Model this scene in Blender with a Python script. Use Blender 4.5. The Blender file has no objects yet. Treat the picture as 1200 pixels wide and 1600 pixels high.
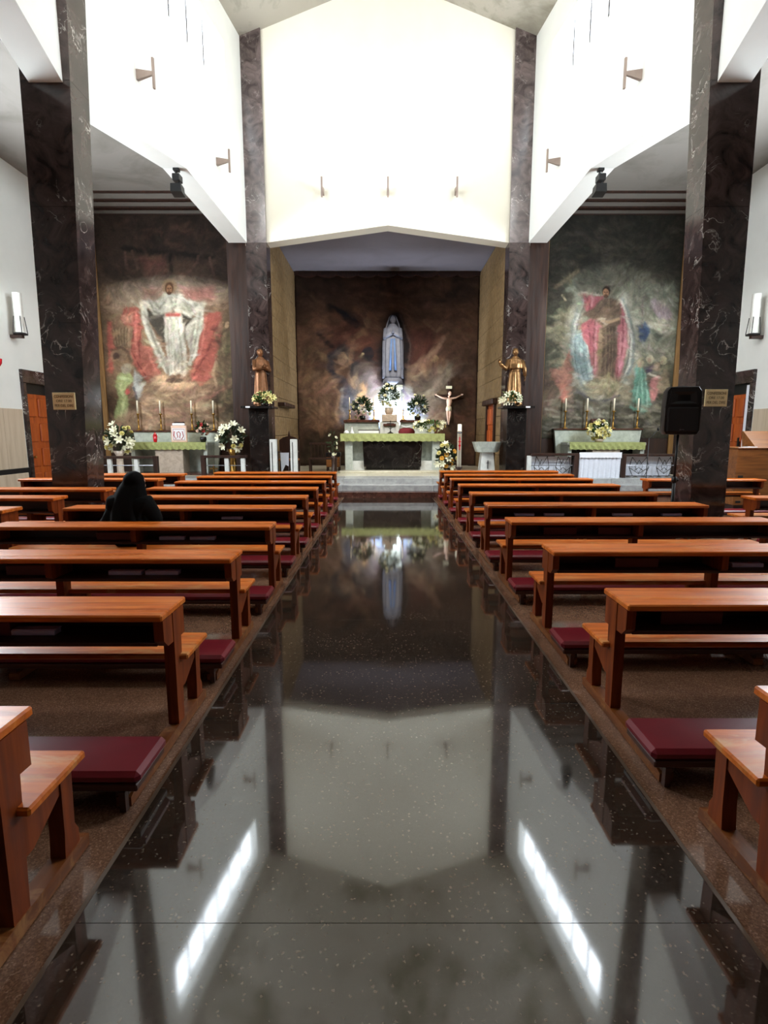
import bpy, bmesh, math, random
import numpy as np
from mathutils import Vector, Matrix, noise as mnoise

PI = math.pi
scene = bpy.context.scene
COL = scene.collection

# ------------------------------------------------------------------ camera
cam = bpy.data.cameras.new('camera')
camera = bpy.data.objects.new('camera', cam)
COL.objects.link(camera)
camera.location = (-0.07, 0.0, 1.70)
camera.rotation_euler = (PI / 2 - math.atan(125 / 820), 0, 0)
cam.sensor_width = 36.0
cam.lens = 820 / 1600 * 36.0
cam.shift_x = -2 / 1600
cam.clip_start = 0.02
cam.clip_end = 200
scene.camera = camera

# ------------------------------------------------------------------ world, exposure, big lights
world = bpy.data.worlds.new('sky')
world.use_nodes = True
scene.world = world
world.node_tree.nodes['Background'].inputs[0].default_value = (0.75, 0.86, 1.0, 1)
world.node_tree.nodes['Background'].inputs[1].default_value = 0.6
scene.view_settings.view_transform = 'Standard'
scene.view_settings.look = 'None'
scene.view_settings.exposure = 0.22
scene.view_settings.gamma = 1.0
scene.view_settings.use_curve_mapping = False
WINDOW_GLOW = 14.0        # clerestory panes in view, and the unseen windows


def area(name, loc, aim, sx, sy, power, col=(1, 1, 1)):
    l = bpy.data.lights.new(name, 'AREA')
    l.shape = 'RECTANGLE'
    l.size = sx
    l.size_y = sy
    l.energy = power
    l.color = col
    o = bpy.data.objects.new(name, l)
    COL.objects.link(o)
    o.location = loc
    d = Vector(aim) - Vector(loc)
    o.rotation_euler = d.to_track_quat('-Z', 'Y').to_euler()
    return o


def spot(name, loc, aim, power, angle, blend=0.6, col=(1, 1, 1), r=0.05):
    l = bpy.data.lights.new(name, 'SPOT')
    l.energy = power
    l.spot_size = math.radians(angle)
    l.spot_blend = blend
    l.color = col
    l.shadow_soft_size = r
    o = bpy.data.objects.new(name, l)
    COL.objects.link(o)
    o.location = loc
    d = Vector(aim) - Vector(loc)
    o.rotation_euler = d.to_track_quat('-Z', 'Y').to_euler()
    return o


# added daylight at the unseen clerestory windows of the near bay
DAY = (1.0, 0.99, 0.95)
for s in (-1, 1):
    area('daylight_near_bay', (s * 4.45, 6.9, 10.45), (-s * 4.2, 12.5, 7.6), 2.2, 1.1, 270, DAY)
    # fill at unseen side aisle windows, put in to brighten the outer walls
    area('daylight_aisle', (s * 9.1, 10.4, 5.2), (-s * 9.3, 13.2, 3.6), 2.4, 2.4, 470, (0.86, 0.95, 1.0))
# picture lamps carried by the black fixtures under the arches
spot('mural_lamp_light', (-4.62, 12.75, 6.7), (-6.75, 16.9, 3.3), 520, 66, 0.9, (1.0, 0.93, 0.80))
spot('mural_lamp_light', (4.62, 12.75, 6.7), (6.9, 16.9, 3.3), 520, 66, 0.9, (1.0, 0.95, 0.80))
spot('altar_lamp_light', (-4.55, 12.75, 6.75), (0.9, 16.0, 1.3), 800, 50, 0.9, (1.0, 0.95, 0.86))
spot('altar_lamp_light', (4.55, 12.75, 6.75), (-0.7, 16.4, 1.3), 800, 50, 0.9, (1.0, 0.95, 0.86))
# strip lamp hidden behind the high altar shelf
area('altar_strip_light', (0.1, 19.15, 2.0), (0.1, 19.9, 4.2), 1.5, 0.15, 190, (0.80, 0.88, 1.0))
spot('apse_lamp_light', (0.2, 16.1, 7.0), (0.1, 20.0, 2.4), 900, 62, 1.0, (1.0, 0.88, 0.7))  # added spots without fixtures; they brighten end wall, altar and side walls
spot('apse_lamp_light', (0.0, 15.95, 7.0), (0.1, 17.4, 1.2), 170, 70, 0.8, (1.0, 0.93, 0.8))
spot('apse_lamp_light', (-2.9, 16.1, 6.9), (3.3, 18.0, 4.2), 120, 60, 0.9, (1.0, 0.85, 0.55))
spot('apse_lamp_light', (2.9, 16.1, 6.9), (-3.3, 18.0, 3.6), 120, 60, 0.9, (1.0, 0.85, 0.55))

# ------------------------------------------------------------------ helpers
rng = random.Random(7)


def tag(o, label=None, cat=None, group=None, kind=None):
    if label: o['label'] = label
    if cat: o['category'] = cat
    if group: o['group'] = group
    if kind: o['kind'] = kind
    return o


def empty(name, loc, rz=0.0):
    o = bpy.data.objects.new(name, None)
    o.empty_display_size = 0.1
    COL.objects.link(o)
    o.location = loc
    o.rotation_euler = (0, 0, rz)
    return o


def thing(name, label, cat, loc=(0, 0, 0), rz=0.0, group=None):
    return tag(empty(name, loc, rz), label, cat, group)


def copy_tree(o, parent=None):
    c = o.copy()
    COL.objects.link(c)
    c.parent = parent
    for ch in list(KIDS.get(o.name, [])):
        cc = copy_tree(ch, c)
        KIDS.setdefault(c.name, []).append(cc)
    return c


KIDS = {}


def link(name, me, m, parent=None):
    o = bpy.data.objects.new(name, me)
    COL.objects.link(o)
    if m is not None and not me.materials:
        me.materials.append(m)
    if parent is not None:
        o.parent = parent
        KIDS.setdefault(parent.name, []).append(o)
    return o


class MB:
    def __init__(self):
        self.v, self.f = [], []

    def add(self, vs, fs):
        n = len(self.v)
        self.v += [tuple(p) for p in vs]
        self.f += [tuple(n + i for i in f) for f in fs]
        return self

    def hexa(self, p):          # 4 bottom ccw, 4 top ccw
        return self.add(p, [(3, 2, 1, 0), (4, 5, 6, 7), (0, 1, 5, 4), (1, 2, 6, 5), (2, 3, 7, 6), (3, 0, 4, 7)])

    def box(self, x0, x1, y0, y1, z0, z1):
        return self.hexa([(x0, y0, z0), (x1, y0, z0), (x1, y1, z0), (x0, y1, z0),
                          (x0, y0, z1), (x1, y0, z1), (x1, y1, z1), (x0, y1, z1)])

    def cbox(self, x0, x1, y0, y1, z0, z1, c=0.01):
        """box with chamfered edges (24 corner points, convex)"""
        bm = bmesh.new()
        for X, sx in ((x0, 1), (x1, -1)):
            for Y, sy in ((y0, 1), (y1, -1)):
                for Z, sz in ((z0, 1), (z1, -1)):
                    bm.verts.new((X, Y + sy * c, Z + sz * c))
                    bm.verts.new((X + sx * c, Y, Z + sz * c))
                    bm.verts.new((X + sx * c, Y + sy * c, Z))
        r = bmesh.ops.convex_hull(bm, input=bm.verts)
        bmesh.ops.dissolve_limit(bm, angle_limit=0.02, verts=bm.verts, edges=bm.edges)
        bm.verts.index_update()
        self.add([v.co[:] for v in bm.verts], [[v.index for v in f.verts] for f in bm.faces])
        bm.free()
        return self

    def tube(self, pts, rad, n=8, cap=True):
        pts = [Vector(p) for p in pts]
        if not hasattr(rad, '__len__'): rad = [rad] * len(pts)
        rings, up = [], None
        for i, p in enumerate(pts):
            t = (pts[min(i + 1, len(pts) - 1)] - pts[max(i - 1, 0)])
            if t.length < 1e-9: t = Vector((0, 0, 1))
            t.normalize()
            if up is None:
                up = Vector((1, 0, 0)) if abs(t.x) < 0.9 else Vector((0, 1, 0))
            up = (up - t * up.dot(t)).normalized()
            w = t.cross(up)
            rings.append([p + (up * math.cos(2 * PI * k / n) + w * math.sin(2 * PI * k / n)) * rad[i] for k in range(n)])
        return self.loft(rings, cap)

    def loft(self, rings, cap=True, closed=True):
        n = len(rings[0])
        vs = [p for r in rings for p in r]
        fs = []
        for i in range(len(rings) - 1):
            for k in range(n if closed else n - 1):
                a, b = i * n + k, i * n + (k + 1) % n
                fs.append((a, b, b + n, a + n))
        if cap and closed:
            fs.append(tuple(range(n - 1, -1, -1)))
            fs.append(tuple(range((len(rings) - 1) * n, len(rings) * n)))
        return self.add(vs, fs)

    def lathe(self, prof, n=24, c=(0, 0, 0)):
        rings = [[(c[0] + r * math.cos(2 * PI * k / n), c[1] + r * math.sin(2 * PI * k / n), c[2] + z) for k in range(n)] for r, z in prof]
        return self.loft(rings)

    def ell(self, c, r, n=12, m=8):
        rings = []
        for i in range(1, m):
            a = PI * i / m
            rings.append([(c[0] + r[0] * math.sin(a) * math.cos(2 * PI * k / n), c[1] + r[1] * math.sin(a) * math.sin(2 * PI * k / n),
                           c[2] - r[2] * math.cos(a)) for k in range(n)])
        return self.loft(rings)

    def prism(self, poly, a0, a1, axis='y'):
        """polygon in the other two axes, extruded along axis"""
        def P(q, a):
            return {'y': (q[0], a, q[1]), 'x': (a, q[0], q[1]), 'z': (q[0], q[1], a)}[axis]
        n = len(poly)
        vs = [P(q, a0) for q in poly] + [P(q, a1) for q in poly]
        fs = [tuple(range(n)), tuple(range(2 * n - 1, n - 1, -1))]
        fs += [(i, i + n, (i + 1) % n + n, (i + 1) % n) for i in range(n)]
        return self.add(vs, fs)

    def mesh(self, name, smooth=False):
        me = bpy.data.meshes.new(name)
        me.from_pydata(self.v, [], self.f)
        bm = bmesh.new()
        bm.from_mesh(me)
        bmesh.ops.recalc_face_normals(bm, faces=bm.faces)
        bm.to_mesh(me)
        bm.free()
        if smooth:
            me.polygons.foreach_set('use_smooth', [True] * len(me.polygons))
            if smooth != True:
                me.set_sharp_from_angle(angle=math.radians(smooth))
        me.update()
        return me

    def build(self, name, m, parent=None, smooth=False):
        return link(name, self.mesh(name, smooth), m, parent)


def structure(o, label=None):
    o['kind'] = 'structure'
    if label: o['label'] = label
    return o


# ------------------------------------------------------------------ materials
def lin(c):
    return tuple(((x / 255) / 12.92 if x / 255 <= 0.04045 else ((x / 255 + 0.055) / 1.055) ** 2.4) for x in c)


class NT:
    def __init__(self, name):
        self.m = bpy.data.materials.new(name)
        self.m.use_nodes = True
        self.t = self.m.node_tree
        self.b = self.t.nodes['Principled BSDF']

    def n(self, typ, **kw):
        nd = self.t.nodes.new(typ)
        for k, v in kw.items():
            if k.startswith('i_'):
                nd.inputs[k[2:].replace('_', ' ')].default_value = v
            else:
                setattr(nd, k, v)
        return nd

    def l(self, a, b):
        self.t.links.new(a, b)

    def coords(self, scale=(1, 1, 1), src='Object'):
        tc = self.n('ShaderNodeTexCoord')
        mp = self.n('ShaderNodeMapping')
        mp.inputs['Scale'].default_value = scale
        self.l(tc.outputs[src], mp.inputs['Vector'])
        return mp.outputs['Vector']

    def noise(self, vec, scale, detail=4, rough=0.55, dist=0.0):
        nd = self.n('ShaderNodeTexNoise')
        nd.inputs['Scale'].default_value = scale
        nd.inputs['Detail'].default_value = detail
        nd.inputs['Roughness'].default_value = rough
        nd.inputs['Distortion'].default_value = dist
        self.l(vec, nd.inputs['Vector'])
        return nd.outputs['Fac']

    def ramp(self, fac, stops, interp='LINEAR'):
        nd = self.n('ShaderNodeValToRGB')
        nd.color_ramp.interpolation = interp
        e = nd.color_ramp.elements
        while len(e) < len(stops): e.new(0.5)
        for k, (p, c) in enumerate(stops):
            e[k].position = p
            e[k].color = (*c, 1) if len(c) == 3 else c
        self.l(fac, nd.inputs['Fac'])
        return nd.outputs['Color']

    def mix(self, fac, a, b, mode='MIX'):
        nd = self.n('ShaderNodeMix', data_type='RGBA', blend_type=mode)
        for sock, val in ((nd.inputs['Factor'], fac), (nd.inputs['A'], a), (nd.inputs['B'], b)):
            pass
        fa, A, B = nd.inputs[0], nd.inputs[6], nd.inputs[7]
        for s, v in ((fa, fac), (A, a), (B, b)):
            if isinstance(v, (int, float)): s.default_value = v
            elif isinstance(v, tuple): s.default_value = (*v[:3], 1)
            else: self.l(v, s)
        return nd.outputs[2]

    def bump(self, h, strength=0.2, dist=0.01):
        nd = self.n('ShaderNodeBump')
        nd.inputs['Strength'].default_value = strength
        nd.inputs['Distance'].default_value = dist
        self.l(h, nd.inputs['Height'])
        self.l(nd.outputs['Normal'], self.b.inputs['Normal'])

    def set(self, **kw):
        for k, v in kw.items():
            s = self.b.inputs[k.replace('_', ' ')]
            if hasattr(v, 'is_linked') or isinstance(v, bpy.types.NodeSocket): self.l(v, s)
            elif isinstance(v, tuple): s.default_value = (*v[:3], 1)
            else: s.default_value = v
        return self.m


def plain(name, rgb, rough=0.5, metal=0.0, var=0.12, scale=6.0, spec=0.5, bump=0.0):
    t = NT(name)
    c = lin(rgb)
    f = t.noise(t.coords(), scale)
    col = t.ramp(f, [(0.3, tuple(x * (1 - var) for x in c)), (0.7, tuple(min(1, x * (1 + var)) for x in c))])
    if bump: t.bump(f, bump)
    return t.set(Base_Color=col, Roughness=rough, Metallic=metal, Specular_IOR_Level=spec)


def m_plaster(name, rgb, stain=0.0):
    t = NT(name)
    v = t.coords()
    f = t.noise(v, 2.2, 5)
    c = lin(rgb)
    col = t.ramp(f, [(0.3, tuple(x * 0.96 for x in c)), (0.7, c)])
    if stain:
        g = t.noise(t.coords((1, 1, 1)), 0.55, 6, 0.62, 0.6)
        s = t.ramp(g, [(0.50, (1, 1, 1)), (0.66, (1 - stain, 1 - stain * 1.02, 1 - stain * 1.15))])
        col = t.mix(1.0, col, s, 'MULTIPLY')
    t.bump(t.noise(v, 60, 2), 0.05, 0.003)
    return t.set(Base_Color=col, Roughness=0.8, Specular_IOR_Level=0.2)


def m_marble(name, dark, mid, vein, rough=0.12, spec=0.5, scale=1.0, vein_amt=1.0):
    t = NT(name)
    v = t.coords()
    a = t.noise(v, 3.0 * scale, 8, 0.62, 1.2)
    col = t.ramp(a, [(0.34, lin(dark)), (0.62, lin(mid)), (0.8, lin(dark))])
    w = t.noise(v, 3.2 * scale, 4, 0.55, 1.1)
    line = t.ramp(w, [(0.488, (0, 0, 0)), (0.5, (1, 1, 1)), (0.512, (0, 0, 0))])
    br = t.noise(v, 2.1 * scale, 3, 0.5)
    br = t.ramp(br, [(0.5, (0, 0, 0)), (0.66, (vein_amt, vein_amt, vein_amt))])
    k = t.mix(1.0, line, br, 'MULTIPLY')
    col = t.mix(k, col, lin(vein))
    return t.set(Base_Color=col, Roughness=rough, Specular_IOR_Level=spec)


def m_wood(name, dark, mid, light, axis='x', rough=0.32, wear=0.0, wearcol=(214, 160, 100), spec=0.5, scale=1.0):
    t = NT(name)
    s = {'x': (0.7, 9, 9), 'z': (9, 9, 0.7), 'y': (9, 0.7, 9)}[axis]
    v = t.coords(tuple(q * scale for q in s))
    oi = t.n('ShaderNodeObjectInfo')
    add = t.n('ShaderNodeVectorMath', operation='ADD')
    t.l(v, add.inputs[0])
    sc = t.n('ShaderNodeVectorMath', operation='SCALE')
    sc.inputs['Scale'].default_value = 3.1
    t.l(oi.outputs['Location'], sc.inputs[0])
    t.l(sc.outputs[0], add.inputs[1])
    vv = add.outputs[0]
    f = t.noise(vv, 2.0, 6, 0.6, 0.5)
    col = t.ramp(f, [(0.25, lin(dark)), (0.5, lin(mid)), (0.78, lin(light))])
    if wear:
        add2 = t.n('ShaderNodeVectorMath', operation='ADD')
        t.l(t.coords((2.2, 6, 6)), add2.inputs[0])
        t.l(sc.outputs[0], add2.inputs[1])
        g = t.noise(add2.outputs[0], 1.6, 6, 0.65, 0.8)
        g = t.ramp(g, [(0.52, (0, 0, 0)), (0.66, (wear, wear, wear))])
        col = t.mix(g, col, lin(wearcol))
    t.bump(f, 0.06, 0.004)
    rf = t.noise(vv, 1.3, 3)
    rr = t.ramp(rf, [(0.3, (rough * 0.8,) * 3), (0.7, (rough * 1.3,) * 3)])
    return t.set(Base_Color=col, Roughness=rr, Specular_IOR_Level=spec)


def m_speckle(name, base, spots, rough=0.14, spec=0.6, big=(0, 0, 0), scale=38):
    """polished granite: a ground colour with crystals of several tints"""
    t = NT(name)
    v = t.coords()
    vo = t.n('ShaderNodeTexVoronoi')
    vo.inputs['Scale'].default_value = scale
    t.l(v, vo.inputs['Vector'])
    bw = t.n('ShaderNodeSeparateColor')
    t.l(vo.outputs['Color'], bw.inputs[0])
    col = t.ramp(bw.outputs[0], [(p, lin(c)) for p, c in spots], 'CONSTANT')
    big_f = t.noise(v, 1.1, 6, 0.65, 0.6)
    mul = t.ramp(big_f, [(0.3, (0.72, 0.72, 0.72)), (0.7, (1.2, 1.2, 1.2))])
    col = t.mix(1.0, col, mul, 'MULTIPLY')
    fine = t.noise(v, 26, 5, 0.7, 1.0)
    fl = t.ramp(fine, [(0.60, (0, 0, 0)), (0.74, (0.4, 0.4, 0.4))])
    col = t.mix(fl, col, lin(big) if big != (0, 0, 0) else lin(spots[-1][1]))
    rf = t.noise(v, 4, 4)
    rr = t.ramp(rf, [(0.3, (rough * 0.8,) * 3), (0.7, (rough * 1.25,) * 3)])
    return t.set(Base_Color=col, Roughness=rr, Specular_IOR_Level=spec, IOR=1.6)


def m_emit(name, rgb, strength, var=0.1):
    t = NT(name)
    f = t.noise(t.coords(), 9, 5, 0.6)
    c = lin(rgb)
    col = t.ramp(f, [(0.3, tuple(x * (1 - var) for x in c)), (0.7, c)])
    t.l(col, t.b.inputs['Emission Color'])
    return t.set(Base_Color=(0.4, 0.4, 0.4), Roughness=0.4, Emission_Strength=strength)


M = {}
M['white'] = m_plaster('white_plaster', (240, 241, 236))
M['cream'] = m_plaster('cream_white_plaster', (240, 236, 220))
M['ceiling'] = m_plaster('stained_ceiling_plaster', (186, 181, 169), 0.55)
M['soffit'] = m_plaster('grey_plaster', (205, 205, 198))
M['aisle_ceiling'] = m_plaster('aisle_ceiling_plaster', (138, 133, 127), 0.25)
M['apse_ceiling'] = m_plaster('apse_ceiling_plaster', (124, 120, 128), 0.1)
M['marble'] = m_marble('dark_veined_marble', (24, 17, 16), (72, 58, 55), (214, 208, 200), 0.13, 0.5, 0.8)
M['marble_far'] = m_marble('grey_brown_marble', (58, 48, 48), (112, 98, 96), (196, 188, 182), 0.2, 0.6)  # lighter copy of the pillar marble; reflected light put into its colour
M['marble_black'] = m_marble('black_marble', (12, 10, 10), (36, 32, 30), (110, 106, 98), 0.18, 0.5)
M['marble_white'] = m_marble('white_marble', (206, 208, 204), (228, 230, 226), (160, 164, 164), 0.25, 0.5, 1.4, 0.6)
M['marble_grey'] = m_marble('pale_green_grey_marble', (170, 178, 170), (200, 207, 198), (224, 228, 222), 0.3, 0.5, 1.6)
M['marble_step'] = m_marble('pale_grey_step_marble', (150, 150, 150), (178, 178, 176), (120, 120, 122), 0.25, 0.5, 1.6)
M['marble_cream'] = m_marble('cream_marble', (196, 190, 168), (216, 210, 190), (160, 152, 132), 0.25, 0.5, 1.4)
M['marble_brown'] = m_marble('red_brown_marble', (50, 30, 26), (92, 58, 48), (150, 120, 104), 0.25, 0.5, 2.0)
M['marble_pink'] = m_marble('beige_pink_marble', (176, 158, 142), (204, 188, 172), (150, 130, 116), 0.3, 0.5, 2.0)
M['granite'] = m_speckle('polished_dark_granite', (40, 36, 32),
                         [(0.0, (44, 35, 29)), (0.45, (53, 43, 36)), (0.8, (62, 51, 43)), (0.97, (100, 86, 74))], 0.052, 1.0, (92, 80, 70), 130)
M['terrazzo'] = m_speckle('brown_speckled_granite', (92, 72, 58),
                          [(0.0, (108, 78, 61)), (0.4, (122, 90, 70)), (0.75, (136, 102, 81)), (0.95, (152, 120, 100))], 0.10, 0.6, (146, 116, 96), 170)
M['edge'] = plain('brown_edge_strip', (92, 74, 60), 0.35)
M['pew'] = m_wood('varnished_pew_wood', (152, 66, 16), (212, 106, 32), (232, 136, 58), 'x', 0.30, 0.35, (218, 152, 84), 0.32)
M['pew_seat'] = m_wood('worn_seat_wood', (142, 64, 16), (198, 100, 32), (226, 138, 62), 'x', 0.32, 0.7, (206, 152, 92), 0.2)
M['pew_post'] = m_wood('varnished_post_wood', (88, 34, 10), (124, 54, 16), (152, 74, 28), 'z', 0.4, spec=0.25)
M['pew_dark'] = m_wood('dark_panel_wood', (40, 16, 8), (62, 26, 12), (84, 38, 18), 'x', 0.4)
M['pew_rail'] = m_wood('floor_rail_wood', (84, 40, 14), (116, 62, 24), (142, 84, 38), 'y', 0.36, 0.3)
M['door_wood'] = m_wood('orange_door_wood', (130, 54, 14), (176, 80, 24), (200, 104, 40), 'z', 0.4)
M['brown_wood'] = m_wood('brown_cabinet_wood', (92, 52, 20), (132, 80, 34), (156, 100, 50), 'x', 0.4)
M['dark_wood'] = m_wood('dark_brown_wood', (30, 16, 10), (48, 26, 16), (66, 38, 24), 'z', 0.4)
M['tan_frame'] = m_wood('tan_frame_wood', (92, 64, 30), (134, 98, 52), (164, 126, 76), 'z', 0.5)
M['wainscot'] = m_wood('pale_wainscot_stone', (184, 164, 140), (204, 186, 162), (216, 200, 180), 'z', 0.4, scale=0.6)
M['vinyl'] = plain('wine_red_vinyl', (112, 18, 32), 0.34, 0, 0.1, 5)
M['stone_block'] = m_wood('brown_stone', (92, 72, 46), (124, 100, 66), (146, 120, 84), 'x', 0.6, scale=0.5)
M['joint'] = plain('dark_joint', (34, 28, 22), 0.8)
M['bronze'] = plain('gilded_bronze', (132, 98, 62), 0.36, 0.75, 0.25, 14)
M['bronze_dark'] = plain('brown_bronze', (126, 84, 54), 0.42, 0.55, 0.25, 14)
M['black'] = plain('black_plastic', (14, 14, 15), 0.45, 0, 0.1)
M['grille'] = plain('black_speaker_grille', (9, 9, 10), 0.6, 0.2, 0.3, 120)
M['iron'] = plain('dark_iron', (40, 36, 36), 0.5, 0.6)
M['steel'] = plain('grey_metal', (120, 120, 124), 0.35, 0.9)
M['rose_metal'] = plain('rosy_beige_metal', (150, 132, 122), 0.5, 0.0)
M['green_cloth'] = plain('pale_green_altar_cloth', (160, 166, 106), 0.85, 0, 0.14, 14)
M['white_cloth'] = plain('white_lace_cloth', (222, 226, 236), 0.85, 0, 0.05, 20)
M['habit'] = plain('black_wool', (7, 7, 8), 0.9, 0, 0.2, 10, 0.15)
M['skin'] = plain('skin', (196, 142, 116), 0.55, 0, 0.06, 20)
M['wax'] = plain('ivory_wax', (236, 228, 206), 0.45, 0, 0.03)
M['brass'] = plain('brass', (170, 130, 66), 0.3, 0.85)
M['leaf'] = plain('dark_green_leaf', (38, 56, 26), 0.5, 0, 0.35, 30)
M['leaf_light'] = plain('fresh_green_leaf', (74, 100, 46), 0.5, 0, 0.3, 30)
M['petal'] = plain('cream_white_petal', (238, 236, 206), 0.6, 0, 0.05, 20)
M['petal_yellow'] = plain('pale_yellow_petal', (232, 222, 150), 0.6, 0, 0.08, 20)
M['petal_orange'] = plain('orange_yellow_petal', (206, 152, 50), 0.6, 0, 0.1, 20)
M['petal_red'] = plain('red_petal', (170, 40, 40), 0.6, 0, 0.1, 20)
M['petal_pink'] = plain('pale_pink_petal', (232, 196, 176), 0.6, 0, 0.1, 20)
M['red_glass'] = plain('red_votive_glass', (196, 28, 40), 0.2, 0, 0.05)
M['paper'] = plain('white_paper', (236, 236, 240), 0.8, 0, 0.03)
M['booklet'] = plain('lavender_booklet_paper', (214, 210, 244), 0.7, 0, 0.06)
M['hymnal'] = plain('dark_red_leather', (88, 20, 24), 0.4, 0, 0.12)
M['plaque'] = plain('cream_plaque', (236, 220, 170), 0.5, 0, 0.06, 20)
M['plaque_ink'] = plain('brown_letter_paint', (104, 78, 26), 0.6)
M['pane'] = m_emit('daylit_frosted_glass', (236, 246, 255), WINDOW_GLOW, 0.35)
M['frost'] = plain('frosted_lamp_glass', (214, 212, 204), 0.4)
M['white_paint'] = plain('bright_white_paint', (238, 240, 250), 0.6, 0, 0.02)
M['statue_white'] = plain('pale_blue_grey_plaster', (120, 126, 144), 0.6, 0, 0.16, 8)
M['statue_blue'] = plain('blue_painted_plaster', (96, 126, 176), 0.6, 0, 0.1, 8)
M['wine_cloth'] = plain('wine_red_cloth', (110, 20, 30), 0.8, 0, 0.1)


# ================================================================== SETTING
def x_far(y):  return 3.84 + 0.15 * (15.25 - y)       # nave wall, far bay (half width)
def x_near(y): return 4.83 - 0.15 * (8.61 - y)        # nave wall, near bay
PLAT = 0.44                                            # height of the chancel floor

# ---- floors
floor = structure(MB().box(-9.4, 9.4, -4.2, 17.2, -0.3, -0.005).build('floor', M['terrazzo']))
slab = MB().cbox(-1.154, 1.154, -0.7494, 0.7494, -0.03, 0.0, 0.0006).mesh('floor_slab')
for k in range(11):
    o = link('floor_slab', slab, M['granite'], floor)
    o.location = (0, -2.15 + 1.5 * k, 0)
for k, s in enumerate((-1, 1)):
    structure(MB().box(min(s * 1.155, s * 1.172), max(s * 1.155, s * 1.172), -4, 13.64, -0.02, 0.001).build('trim_%d' % (k + 1), M['edge']))

chancel = structure(MB().box(-8.6, 8.6, 14.36, 20.2, -0.2, PLAT - 0.012).build('floor_chancel', M['marble_cream']))
for (y0, y1, z0, z1, m) in ((13.65, 14.05, -0.1, 0.14, 'marble_brown'), (14.0, 14.40, -0.1, 0.29, 'marble_step'), (14.35, 15.15, -0.1, PLAT, 'marble_step')):
    me = MB().cbox(-1.2225, 1.2225, y0, y1, z0, z1, 0.006).mesh('step_slab')
    for i in range(7):
        o = link('step_slab', me, M[m], chancel)
        o.location = (2.45 * (i - 3), 0, 0)
me = MB().cbox(-0.61, 0.61, -0.61, 0.61, -0.02, PLAT - PLAT + 0.012, 0.003).mesh('floor_tile')
for i in range(5):
    for j in range(4):
        o = link('floor_tile', me, M['marble_cream'], chancel)
        o.location = ((i - 2) * 1.225, 15.77 + j * 1.225, PLAT - 0.012)


# ---- nave walls with the low gabled arches and the clerestory windows
def wall_strip(b, s, fx, ya, yb, za, zb, ta, tb, th=0.5):
    p = []
    for (zA, zB) in ((za, zb), (ta, tb)):
        p += [(s * fx(ya), ya, zA), (s * fx(yb), yb, zB), (s * (fx(yb) + th), yb, zB), (s * (fx(ya) + th), ya, zA)]
    b.hexa(p)


def nave_wall(s, name):
    b = MB()
    T = 12.05
    for fx, y0, ym, y1, wa, wb in ((x_far, 9.13, 12.15, 15.25, 9.85, 14.28), (x_near, 2.3, 5.45, 8.61, 5.5, 8.1)):
        lo = lambda y: 6.80 + 0.45 * (1 - abs(y - ym) / (y1 - ym))
        st = sorted([y0, wa, ym, wb, y1])
        for ya, yb in zip(st, st[1:]):
            if wa <= ya and yb <= wb:
                wall_strip(b, s, fx, ya, yb, lo(ya), lo(yb), 9.85, 9.85)
                wall_strip(b, s, fx, ya, yb, 11.05, 11.05, T, T)
            else:
                wall_strip(b, s, fx, ya, yb, lo(ya), lo(yb), T, T)
    wall_strip(b, s, lambda y: 4.83, 8.61, 9.13, 6.82, 6.82, T, T)
    wall_strip(b, s, lambda y: 4.1, -4.2, 2.3, 6.82, 6.82, T, T)
    return structure(b.build(name, M['white']))


nave_wall(-1, 'wall_left')
nave_wall(1, 'wall_right')

WN = [0]


def clerestory(s, fx, ya, yb, z0=9.85, z1=11.05, n=6):
    """window unit: local x runs along the wall, local y points out of the nave"""
    WN[0] += 1
    A = Vector((s * fx(ya), ya, 0))
    B = Vector((s * fx(yb), yb, 0))
    L = (B - A).length
    ang = math.atan2(B.y - A.y, B.x - A.x)
    q = 1 if s < 0 else -1                                # outward side
    f = MB()
    y0, y1 = sorted((q * 0.16, q * 0.21))
    t = 0.04
    f.box(0, L, y0, y1, z0, z0 + t).box(0, L, y0, y1, z1 - t, z1).box(0, t, y0, y1, z0 + t, z1 - t).box(L - t, L, y0, y1, z0 + t, z1 - t)
    w = structure(f.build('window_%d' % WN[0], M['white']))
    w.location = A
    w.rotation_euler = (0, 0, ang)
    for k in range(n):
        a = t + (L - 2 * t) * k / n + 0.032
        e = t + (L - 2 * t) * (k + 1) / n - 0.032
        p0, p1 = sorted((q * 0.18, q * 0.195))
        MB().box(a, e, p0, p1, z0 + t, z1 - t).build('pane', M['pane'], w)
        if k:
            MB().box(a - 0.064, a, y0, y1, z0 + t, z1 - t).build('mullion', M['steel'], w)
    return w


for s in (-1, 1):
    clerestory(s, x_far, 9.85, 14.28)
for s in (-1, 1):
    clerestory(s, x_near, 5.5, 8.1, n=3)  # unseen near-bay windows, sized and placed for their light

# ---- chancel arch wall
b = MB()
for s in (-1, 1):
    b.hexa([(0, 15.32, 7.27), (s * 3.9, 15.32, 6.75), (s * 3.9, 15.75, 6.75), (0, 15.75, 7.27),
            (0, 15.32, 13.5), (s * 3.9, 15.32, 12.1), (s * 3.9, 15.75, 12.1), (0, 15.75, 13.5)])
structure(b.build('wall_front', M['cream']))

# ---- nave ceiling: two slopes
b = MB()
for s in (-1, 1):
    st = [(-4.2, 4.1), (2.3, x_near(2.3)), (8.61, 4.83), (9.13, 4.83), (15.32, 3.83)]
    for (ya, xa), (yb, xb) in zip(st, st[1:]):
        b.hexa([(0, ya, 13.2), (s * (xa + .1), ya, 11.77), (s * (xb + .1), yb, 11.77), (0, yb, 13.2),
                (0, ya, 13.4), (s * (xa + .1), ya, 11.97), (s * (xb + .1), yb, 11.97), (0, yb, 13.4)])
structure(b.build('ceiling', M['ceiling']))

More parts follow.
